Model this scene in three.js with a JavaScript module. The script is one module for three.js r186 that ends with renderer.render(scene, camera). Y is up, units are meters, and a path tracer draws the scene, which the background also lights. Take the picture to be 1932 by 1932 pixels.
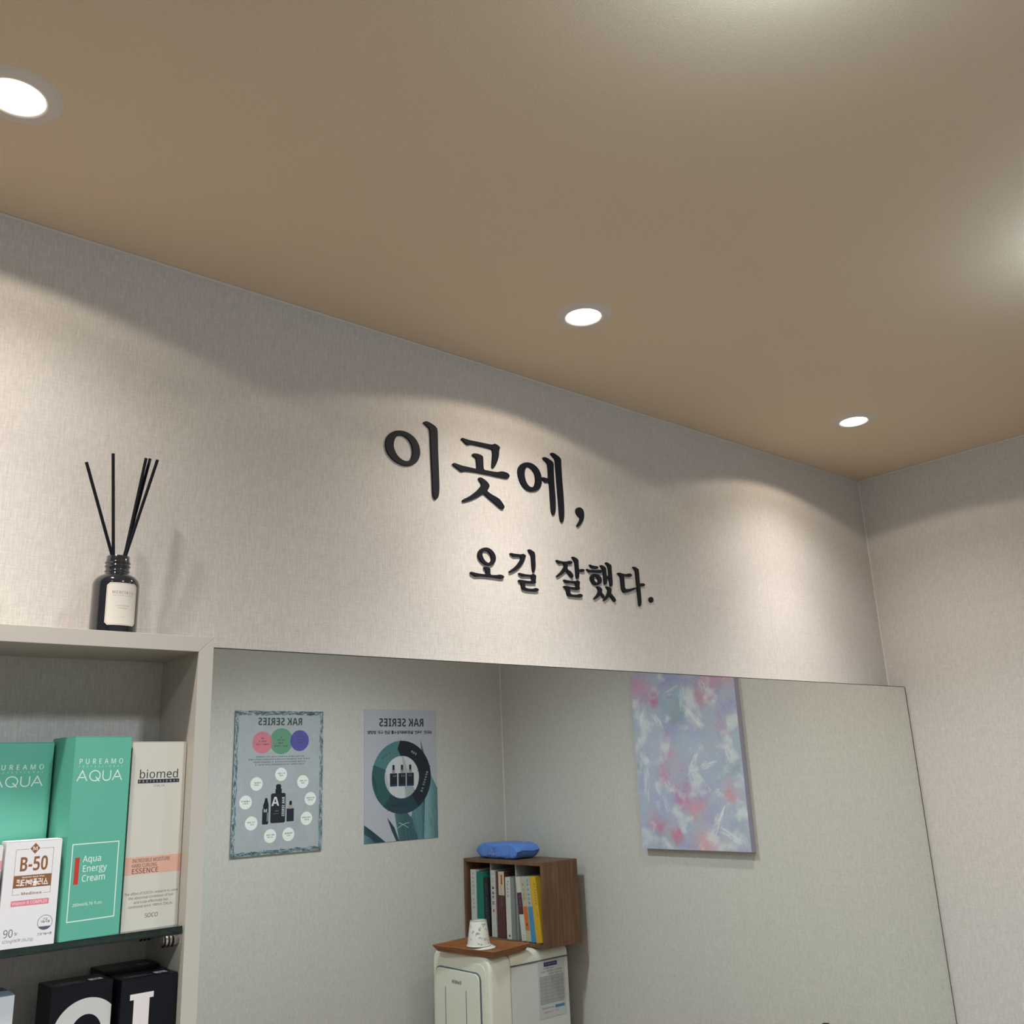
import * as THREE from 'three';
import { RoundedBoxGeometry } from 'three/addons/geometries/RoundedBoxGeometry.js';
import { mergeGeometries } from 'three/addons/utils/BufferGeometryUtils.js';
import { ImprovedNoise } from 'three/addons/math/ImprovedNoise.js';

// ---------------------------------------------------------------- camera, exposure, main lights
const EYE = 1.6;                                     // camera height above the floor
const scene = new THREE.Scene();
scene.background = new THREE.Color(0x000000);
const F = 1760.45;                                   // focal length in pixels of the 1932 px frame
const camera = new THREE.PerspectiveCamera(2 * Math.atan(966 / F) * 180 / Math.PI, 1, 0.02, 30);
camera.rotation.order = 'YXZ';
camera.position.set(-2.2375, EYE, 1.1914);
camera.rotation.set(0.2774, -0.7110, -0.0429);
camera.updateMatrixWorld();
const renderer = new THREE.WebGLRenderer({ antialias: true });
renderer.toneMapping = THREE.LinearToneMapping;
renderer.toneMappingExposure = 0.92;
renderer.shadowMap.enabled = true;
const WARM = new THREE.Color(1.0, 0.94, 0.895), EDGE = new THREE.Color(1.0, 0.85, 0.68), COOL = new THREE.Color(0.80, 0.92, 1.0), SKIRT = new THREE.Color(0.58, 0.80, 1.0);
const SPILL_CD = 0.27, FLOOD_CD = 1.55, BEAM_CD = 2.1;   // downlights: spill to the cut-off, flood, inner beam
const COOL_CD = 2.6, GLOW_CD = 0.13;                      // ceiling lamps: downward light and what leaves sideways

// ---------------------------------------------------------------- room numbers (metres; x = 0 right wall, z = 0 wall with the mirror)
const CEIL = EYE + 0.7166, DEPTH = 1.6015, LEFT = -3.4;
const MTOP = EYE + 0.1752, MZ = 0.043;               // mirror top edge and mirror plane
const CABX = -1.7871, CABZ = 0.1131, CABTOP = EYE + 0.1763, BOARD = 0.018;
const GLASS = EYE - 0.1405;                          // top of the glass shelf

// ---------------------------------------------------------------- helpers
let seed = 7;
const rnd = () => { seed = (seed * 1664525 + 1013904223) >>> 0; return seed / 4294967296; };
const rr = (a, b) => a + (b - a) * rnd();
const noise = new ImprovedNoise();
const taken = {};
function numbered(name) { const n = taken[name] = (taken[name] ?? -1) + 1; return n ? name + '_' + String(n).padStart(3, '0') : name; }
function shade(o) { o.castShadow = true; o.receiveShadow = true; return o; }
function mesh(name, geo, mat, parent) { const m = shade(new THREE.Mesh(geo, mat)); m.name = name; parent.add(m); return m; }
function tag(o, label, category, group) { o.userData.label = label; o.userData.category = category; if (group) o.userData.group = group; return o; }
function thing(name, label, category, pos = [0, 0, 0], turn = 0, group) {
  const g = new THREE.Group(); g.name = numbered(name); g.position.set(...pos); g.rotation.y = turn; scene.add(g);
  return tag(g, label, category, group);
}
function single(name, geo, mat, label, category, pos = [0, 0, 0], turn = 0, group) {
  const m = mesh(numbered(name), geo, mat, scene); m.position.set(...pos); m.rotation.y = turn; return tag(m, label, category, group);
}
function struct(name, geo, mat) { const m = mesh(name, geo, mat, scene); m.userData.kind = 'structure'; return m; }
function box(x0, x1, y0, y1, z0, z1) { const g = new THREE.BoxGeometry(x1 - x0, y1 - y0, z1 - z0); g.translate((x0 + x1) / 2, (y0 + y1) / 2, (z0 + z1) / 2); return g; }
function rbox(x0, x1, y0, y1, z0, z1, r = 0.001, seg = 2) { const g = new RoundedBoxGeometry(x1 - x0, y1 - y0, z1 - z0, seg, r); g.translate((x0 + x1) / 2, (y0 + y1) / 2, (z0 + z1) / 2); return g; }
function metricUV(g) {                               // uv in metres from the face's own plane
  const p = g.attributes.position, n = g.attributes.normal, uv = new Float32Array(p.count * 2);
  for (let i = 0; i < p.count; i++) {
    const ax = Math.abs(n.getX(i)), ay = Math.abs(n.getY(i)), az = Math.abs(n.getZ(i));
    if (ay > ax && ay > az) { uv[2 * i] = p.getX(i); uv[2 * i + 1] = p.getZ(i); }
    else if (ax > az) { uv[2 * i] = p.getZ(i); uv[2 * i + 1] = p.getY(i); }
    else { uv[2 * i] = p.getX(i); uv[2 * i + 1] = p.getY(i); }
  }
  g.setAttribute('uv', new THREE.BufferAttribute(uv, 2)); return g;
}
function std(color, roughness = 0.7, extra = {}) { return new THREE.MeshStandardMaterial({ color, roughness, ...extra }); }
function canvasTex(w, h, draw, px) {
  const c = document.createElement('canvas'); c.width = w; c.height = h; const x = c.getContext('2d'); draw(x, w, h);
  const t = new THREE.CanvasTexture(c); t.colorSpace = THREE.SRGBColorSpace; t.anisotropy = 8; return t;
}
// a pixel of the photograph turned into a point of the plane z = const (things on the mirror wall)
function onWall(px, py, z) {
  const d = new THREE.Vector3((px - 966) / F, -(py - 966) / F, -1).applyQuaternion(camera.quaternion);
  const t = (z - camera.position.z) / d.z; return new THREE.Vector2(camera.position.x + t * d.x, camera.position.y + t * d.y);
}

// ---------------------------------------------------------------- a small stroke alphabet for Korean print
const CHO = 'ㄱㄲㄴㄷㄸㄹㅁㅂㅃㅅㅆㅇㅈㅉㅊㅋㅌㅍㅎ', JUNG = 'ㅏㅐㅑㅒㅓㅔㅕㅖㅗㅘㅙㅚㅛㅜㅝㅞㅟㅠㅡㅢㅣ', JONG = ' ㄱㄲㄳㄴㄵㄶㄷㄹㄺㄻㄼㄽㄾㄿㅀㅁㅂㅄㅅㅆㅇㅈㅊㅋㅌㅍㅎ';
const JAMO = {
  ㄱ: [[0, 0, 1, 0, 1, 1]], ㄴ: [[0, 0, 0, 1, 1, 1]], ㄷ: [[1, 0, 0, 0, 0, 1, 1, 1]], ㄹ: [[0, 0, 1, 0, 1, .5, 0, .5, 0, 1, 1, 1]], ㅁ: [[0, 0, 1, 0, 1, 1, 0, 1, 0, 0]],
  ㅂ: [[0, 0, 0, 1, 1, 1, 1, 0], [0, .5, 1, .5]], ㅅ: [[.5, 0, .4, .5, 0, 1], [.45, .4, 1, 1]], ㅇ: 'o', ㅈ: [[0, 0, 1, 0], [.5, 0, .4, .5, 0, 1], [.48, .45, 1, 1]],
  ㅊ: [[.3, -.18, .7, -.18], [0, .1, 1, .1], [.5, .1, .4, .55, 0, 1], [.48, .5, 1, 1]], ㅋ: [[0, 0, 1, 0, 1, 1], [0, .48, 1, .48]], ㅌ: [[1, 0, 0, 0, 0, 1, 1, 1], [0, .5, 1, .5]],
  ㅍ: [[0, 0, 1, 0], [.3, 0, .3, 1], [.7, 0, .7, 1], [0, 1, 1, 1]], ㅎ: 'h',
};
function jamo(ctx, j, x, y, w, h) {
  const s = JAMO[j]; if (!s) return;
  if (s === 'o') { ctx.beginPath(); ctx.ellipse(x + w / 2, y + h / 2, w / 2, h / 2, 0, 0, 7); ctx.stroke(); return; }
  if (s === 'h') { ctx.beginPath(); ctx.moveTo(x + w * .3, y); ctx.lineTo(x + w * .7, y); ctx.moveTo(x, y + h * .26); ctx.lineTo(x + w, y + h * .26); ctx.stroke(); ctx.beginPath(); ctx.ellipse(x + w / 2, y + h * .7, w * .38, h * .3, 0, 0, 7); ctx.stroke(); return; }
  for (const l of s) { ctx.beginPath(); for (let i = 0; i < l.length; i += 2) ctx[i ? 'lineTo' : 'moveTo'](x + l[i] * w, y + l[i + 1] * h); ctx.stroke(); }
}
function syllable(ctx, ch, x, y, s) {                // top left corner, em size
  const k = ch.charCodeAt(0) - 0xac00; if (k < 0 || k > 11171) return;
  const c = CHO[Math.floor(k / 588)], v = JUNG[Math.floor(k % 588 / 28)], f = JONG[k % 28].trim(), bh = f ? .5 : .84, P = (...p) => { ctx.beginPath(); for (let i = 0; i < p.length; i += 2) ctx[i ? 'lineTo' : 'moveTo'](x + p[i] * s, y + p[i + 1] * s); ctx.stroke(); };
  const t = .06, b = t + bh;
  const vert = 'ㅏㅐㅑㅓㅔㅕㅣ'.includes(v), hor = 'ㅗㅛㅜㅠㅡ'.includes(v);
  if (vert) {
    const two = 'ㅐㅔ'.includes(v); jamo(ctx, c, x + .06 * s, y + (t + .06) * s, (two ? .36 : .46) * s, (bh - .14) * s);
    const m = (t + b) / 2;
    if (v === 'ㅣ') P(.8, t, .8, b); if (v === 'ㅏ') { P(.74, t, .74, b); P(.74, m, .94, m); } if (v === 'ㅑ') { P(.74, t, .74, b); P(.74, m - .1, .94, m - .1); P(.74, m + .1, .94, m + .1); }
    if (v === 'ㅓ') { P(.84, t, .84, b); P(.62, m, .84, m); } if (v === 'ㅕ') { P(.84, t, .84, b); P(.62, m - .1, .84, m - .1); P(.62, m + .1, .84, m + .1); }
    if (v === 'ㅐ') { P(.66, t, .66, b); P(.9, t, .9, b); P(.66, m, .9, m); } if (v === 'ㅔ') { P(.7, t, .7, b); P(.9, t, .9, b); P(.52, m, .7, m); }
  } else if (hor) {
    const up = 'ㅗㅛㅡ'.includes(v), base = up ? b - .04 : b - .2; jamo(ctx, c, x + .2 * s, y + (t + .03) * s, .6 * s, (bh - (v === 'ㅡ' ? .2 : .32)) * s);
    P(.04, base, .96, base);
    if (v === 'ㅗ') P(.5, base - .18, .5, base); if (v === 'ㅛ') { P(.36, base - .18, .36, base); P(.64, base - .18, .64, base); }
    if (v === 'ㅜ') P(.5, base, .5, base + .2); if (v === 'ㅠ') { P(.36, base, .36, base + .2); P(.64, base, .64, base + .2); }
  } else {
    jamo(ctx, c, x + .06 * s, y + (t + .02) * s, .46 * s, (bh - .34) * s); P(.86, t, .86, b); const base = b - .14; P(.03, base, .66, base);
    if ('ㅝㅞㅟ'.includes(v)) P(.34, base, .34, b); if ('ㅘㅙㅚ'.includes(v)) P(.34, base - .16, .34, base); if (v === 'ㅝ') P(.66, b - .05, .86, b - .05); if (v === 'ㅘ') P(.86, (t + b) / 2, .98, (t + b) / 2);
  }
  if (f) { if (f === 'ㅆ') { jamo(ctx, 'ㅅ', x + .14 * s, y + .64 * s, .34 * s, .3 * s); jamo(ctx, 'ㅅ', x + .52 * s, y + .64 * s, .34 * s, .3 * s); } else jamo(ctx, f, x + .2 * s, y + .64 * s, .6 * s, .3 * s); }
}
function hangul(ctx, text, x, y, s, weight, step = 1) {   // x = left, y = top
  ctx.lineWidth = weight; ctx.lineCap = 'butt'; ctx.lineJoin = 'miter';
  for (const ch of text) { if (ch !== ' ') syllable(ctx, ch, x, y, s); x += (ch === ' ' ? .4 : 1) * s * step; }
  return x;
}
function greek(ctx, x, y, w, h, r = rnd) {           // print too small to read in the photograph: little strokes only
  for (let u = x; u < x + w - h * .5;) {
    const k = h * (.7 + .3 * r());
    if (r() < .16) { u += h * .5; continue; }
    ctx.fillRect(u, y + r() * h * .2, k * .75, h * .16); ctx.fillRect(u + r() * k * .5, y + h * .2, h * .16, h * .7); ctx.fillRect(u, y + h * (.45 + .2 * r()), k * .7, h * .14); if (r() < .5) ctx.fillRect(u + k * .6, y, h * .14, h * .9);
    u += h * 1.02;
  }
}
function spaced(ctx, text, x, y, w) {                // text spread evenly over the width w
  let sum = 0; for (const c of text) sum += ctx.measureText(c).width;
  const gap = (w - sum) / Math.max(1, text.length - 1); for (const c of text) { ctx.fillText(c, x, y); x += ctx.measureText(c).width + gap; }
}
function fitText(ctx, text, x, y, w, h, style, stretchFont = 100) {   // baseline left x, y; scaled to width w and cap height h
  ctx.save(); ctx.font = style.replace('SIZE', stretchFont + 'px'); const m = ctx.measureText(text); ctx.translate(x, y); ctx.scale(w / m.width, h / (stretchFont * .714)); ctx.fillText(text, 0, 0); ctx.restore();
}

// ---------------------------------------------------------------- procedural materials
function linen(size, contrast, offset) {             // woven wallpaper: fine upright and level threads
  const n = size, h = new Float32Array(n * n), rows = new Float32Array(n), cols = new Float32Array(n);
  for (let i = 0; i < n; i++) { rows[i] = rnd() - .5; cols[i] = rnd() - .5; }
  for (let y = 0; y < n; y++) for (let x = 0; x < n; x++) {
    const slub = noise.noise(x / 3.1, y / 46, offset) + .5 * noise.noise(x / 1.7, y / 21, offset + 5), weft = noise.noise(x / 30, y / 2.6, offset + 9);
    h[y * n + x] = .5 + contrast * (.34 * cols[x] + .22 * rows[y] + .55 * slub + .45 * weft + .2 * (rnd() - .5));
  }
  return h;
}
function dataTex(h, n, map, srgb) {
  const d = new Uint8Array(n * n * 4);
  for (let i = 0; i < n * n; i++) { const c = map(h[i]); d[4 * i] = Math.max(0, Math.min(255, c[0])); d[4 * i + 1] = Math.max(0, Math.min(255, c[1])); d[4 * i + 2] = Math.max(0, Math.min(255, c[2])); d[4 * i + 3] = 255; }
  const t = new THREE.DataTexture(d, n, n); t.wrapS = t.wrapT = THREE.RepeatWrapping; t.magFilter = THREE.LinearFilter; t.minFilter = THREE.LinearMipmapLinearFilter; t.generateMipmaps = true; if (srgb) t.colorSpace = THREE.SRGBColorSpace; t.needsUpdate = true; return t;
}
const LN = 1024, weave = linen(LN, .55, 1.3);
const paperMap = dataTex(weave, LN, v => { const k = 1 + (v - .5) * .20; return [198 * k, 193 * k, 187 * k]; }, true);
const paperBump = dataTex(weave, LN, v => [v * 255, v * 255, v * 255]);
for (const t of [paperMap, paperBump]) t.repeat.set(1 / 0.31, 1 / 0.31);
const paperMat = new THREE.MeshStandardMaterial({ map: paperMap, bumpMap: paperBump, bumpScale: 0.00025, roughness: 0.9 });
const speck = new Float32Array(512 * 512); for (let i = 0; i < speck.length; i++) speck[i] = .5 + .5 * (rnd() - .5) + .25 * noise.noise((i % 512) / 2.2, Math.floor(i / 512) / 2.2, 3);
const ceilMap = dataTex(speck, 512, v => { const k = 1 + (v - .5) * .10; return [212 * k, 194 * k, 169 * k]; }, true), ceilBump = dataTex(speck, 512, v => [v * 255, v * 255, v * 255]);
for (const t of [ceilMap, ceilBump]) t.repeat.set(1 / 0.3, 1 / 0.3);
const ceilMat = new THREE.MeshStandardMaterial({ map: ceilMap, bumpMap: ceilBump, bumpScale: 0.0003, roughness: 0.85 });
function woodTex(base, dark, w = 512, h = 512, along = 'y') {
  return canvasTex(w, h, (c) => {
    const im = c.createImageData(w, h);
    for (let y = 0; y < h; y++) for (let x = 0; x < w; x++) {
      const a = along === 'y' ? x : y, b = along === 'y' ? y : x, g = .5 + .5 * noise.noise(a / 9, b / 160, 2.2) + .35 * noise.noise(a / 3, b / 70, 6) + .3 * noise.noise(a / 60, b / 300, 8), k = Math.max(0, Math.min(1, g)), i = 4 * (y * w + x);
      for (let j = 0; j < 3; j++) im.data[i + j] = base[j] + (dark[j] - base[j]) * k; im.data[i + 3] = 255;
    }
    c.putImageData(im, 0, 0);
  });
}
const walnut = woodTex([128, 92, 66], [86, 58, 40]); walnut.wrapS = walnut.wrapT = THREE.RepeatWrapping; walnut.repeat.set(2.5, 2.5);
const trayWood = woodTex([168, 108, 62], [120, 70, 38], 512, 512, 'x'); trayWood.wrapS = trayWood.wrapT = THREE.RepeatWrapping; trayWood.repeat.set(3, 3);
const oak = woodTex([168, 126, 86], [130, 91, 58], 512, 512, 'x'); oak.wrapS = oak.wrapT = THREE.RepeatWrapping; oak.repeat.set(1, 1);
const M = {
  cabinet: std(new THREE.Color(0.49, 0.45, 0.39), 0.42), caulk: std(new THREE.Color(0.62, 0.59, 0.55), 0.6), black: new THREE.MeshPhysicalMaterial({ color: new THREE.Color(0.0075, 0.008, 0.013), roughness: .6, specularIntensity: .3 }),
  chrome: new THREE.MeshStandardMaterial({ color: new THREE.Color(.75, .74, .72), metalness: 1, roughness: .18 }), rubber: std(0x0b0b0b, .6),
  mirror: new THREE.MeshStandardMaterial({ color: new THREE.Color(.85, .89, .85), metalness: 1, roughness: 0.0 }), mirrorEdge: std(new THREE.Color(.012, .018, .017), .6), mirrorBack: std(new THREE.Color(.25, .24, .22), .8),
  glass: new THREE.MeshPhysicalMaterial({ color: 0xffffff, transmission: 1, roughness: 0.02, thickness: 0.008, ior: 1.5, attenuationColor: new THREE.Color(.05, .50, .42), attenuationDistance: 0.35 }),
  white: std(new THREE.Color(.78, .77, .74), .5), cream: std(new THREE.Color(.80, .77, .66), .35), trimDark: std(new THREE.Color(.10, .12, .15), .25), sideGrey: std(new THREE.Color(.66, .66, .66), .5),
};

// ---------------------------------------------------------------- room shell
const floorMesh = struct('floor', metricUV(box(LEFT, 0, -0.1, -0.012, 0, DEPTH)), std(new THREE.Color(.2, .14, .09), .8));
for (let i = 0; i < 14; i++) { const z0 = i * DEPTH / 14; mesh('plank', metricUV(box(LEFT, 0, -0.012, 0, z0 + .001, z0 + DEPTH / 14 - .001)), M.plank ??= new THREE.MeshStandardMaterial({ map: oak, roughness: .5 }), floorMesh); }
struct('ceiling', metricUV(box(LEFT - .1, .1, CEIL, CEIL + .1, -.1, DEPTH + .1)), ceilMat);
const wallBack = struct('wall_back', box(LEFT - .1, .1, 0, CEIL, -.1, -.0008), M.caulk);
for (const [a, b] of [[LEFT, -2.401], [-2.4, -1.4301], [-1.4299, -.4701], [-.4699, 0]]) mesh('wallpaper_panel', metricUV(box(a, b, 0, CEIL, -.0008, 0)), paperMat, wallBack);
struct('wall_right', metricUV(box(0, .1, 0, CEIL, 0, DEPTH)), paperMat);
struct('wall_front', metricUV(box(LEFT - .1, .1, 0, CEIL, DEPTH, DEPTH + .1)), paperMat);
struct('wall_left', metricUV(box(LEFT - .1, LEFT, 0, CEIL, 0, DEPTH)), paperMat);
struct('trim_1', rbox(LEFT, 0, CEIL - .0045, CEIL - .0002, 0, .0012, .0005, 1), M.caulk);                  // wallpaper edge along the ceiling
struct('trim_2', rbox(-.0012, 0, CEIL - .004, CEIL - .0002, .0012, DEPTH, .0005, 1), M.caulk);
{ const g = new THREE.CylinderGeometry(.0028, .0028, CEIL - .005 - MTOP + .03, 12); g.translate(-.0008, (CEIL - .005 + MTOP - .03) / 2, .0008); struct('trim_3', g, M.caulk); }   // caulk in the corner
{ const g = new THREE.CylinderGeometry(.004, .004, CEIL - .005, 12); g.translate(-.001, (CEIL - .005) / 2, DEPTH - .001); struct('trim_4', g, M.caulk); }

// ---------------------------------------------------------------- lamps
const ringGeo = new THREE.LatheGeometry([[.0285, -.0005], [.029, -.0035], [.032, -.0042], [.043, -.0025], [.0455, 0]].map(p => new THREE.Vector2(...p)), 64);
const bulbGeo = new THREE.LatheGeometry([[0, -.0085], [.010, -.008], [.018, -.0068], [.0235, -.005], [.0268, -.003], [.0278, -.0005]].map(p => new THREE.Vector2(...p)), 48);
const lampWhite = std(new THREE.Color(.60, .55, .50), .45);
const glowWarm = new THREE.MeshStandardMaterial({ color: 0xffffff, emissive: new THREE.Color(1, .93, .85), emissiveIntensity: 4 });
for (const [x, label] of [[-2.083, 'white recessed downlight with glowing lens above the reed diffuser'], [-1.245, 'white recessed downlight with glowing lens above the black lettering'], [-.425, 'white recessed downlight with glowing lens beside the room corner']]) {
  const t = thing('downlight', label, 'downlight', [x, CEIL, .237], 0, 'downlights along the mirror wall');
  mesh('trim_ring', ringGeo, lampWhite, t); mesh('lens', bulbGeo, glowWarm, t);
  for (const [cd, angle, pen, tint] of [[SPILL_CD, 75.2, .045, EDGE], [FLOOD_CD, 68, 1, WARM], [BEAM_CD, 44, 1, WARM]]) {
    const s = new THREE.SpotLight(tint, cd, 0, angle * Math.PI / 180, pen, 2); s.position.set(0, -.0095, 0); s.target.position.set(0, -1, 0); s.castShadow = true; s.shadow.radius = 1; s.shadow.mapSize.set(1024, 1024); t.add(s, s.target);
  }
}
const glowCool = new THREE.MeshStandardMaterial({ color: 0xffffff, emissive: new THREE.Color(.86, .94, 1), emissiveIntensity: 3 });
for (const [x, label] of [[-2.56, 'round white ceiling lamp over the camera side of the shelf'], [-1.64, 'round white ceiling lamp in the middle of the room'], [-.80, 'round white ceiling lamp near the painting']]) {
  const t = thing('ceiling_lamp', label, 'ceiling lamp', [x, CEIL, .905], 0, 'round surface ceiling lamps');
  mesh('base', new THREE.CylinderGeometry(.075, .075, .008, 48).translate(0, -.004, 0), lampWhite, t);
  mesh('diffuser', new THREE.LatheGeometry([[0, -.075], [.04, -.0745], [.054, -.071], [.062, -.063], [.064, -.050], [.064, -.008]].map(p => new THREE.Vector2(...p)), 48), glowCool, t);
  const s = new THREE.SpotLight(COOL, COOL_CD, 0, 74 * Math.PI / 180, .62, 2); s.position.set(0, -.077, 0); s.target.position.set(0, -1, 0); s.castShadow = true; s.shadow.radius = 2; s.shadow.mapSize.set(1024, 1024); t.add(s, s.target);
  const p = new THREE.PointLight(SKIRT, GLOW_CD, 0, 2); p.position.set(0, -.052, 0); p.castShadow = true; p.shadow.radius = 1.8; p.shadow.mapSize.set(1024, 1024); t.add(p);
}

// ---------------------------------------------------------------- mirror
{
  const t = thing('wall_mirror', 'large frameless wall mirror below the black lettering with dark edge', 'mirror', [0, 0, 0]);
  const x0 = CABX + .0005, x1 = -.0012, y0 = EYE - .86, r = .004;
  mesh('backing', box(x0, x1 - .002, y0, MTOP - .002, .001, MZ - .006), M.mirrorBack, t);
  const s = new THREE.Shape(); s.moveTo(x0, y0); s.lineTo(x1, y0); s.lineTo(x1, MTOP - r); s.quadraticCurveTo(x1, MTOP, x1 - r, MTOP); s.lineTo(x0, MTOP); s.closePath();
  mesh('edge', new THREE.ExtrudeGeometry(s, { depth: .0055, bevelEnabled: false, curveSegments: 8 }).translate(0, 0, MZ - .006), M.mirrorEdge, t);
  const q = new THREE.Shape(), e = .0014, e2 = .0042; q.moveTo(x0, y0); q.lineTo(x1 - e2, y0); q.lineTo(x1 - e2, MTOP - r); q.quadraticCurveTo(x1 - e2, MTOP - e, x1 - r - e2 * .6, MTOP - e); q.lineTo(x0, MTOP - e); q.closePath();
  mesh('glass', new THREE.ExtrudeGeometry(q, { depth: .0005, bevelEnabled: false, curveSegments: 8 }).translate(0, 0, MZ - .0005), M.mirror, t);
}

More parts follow.
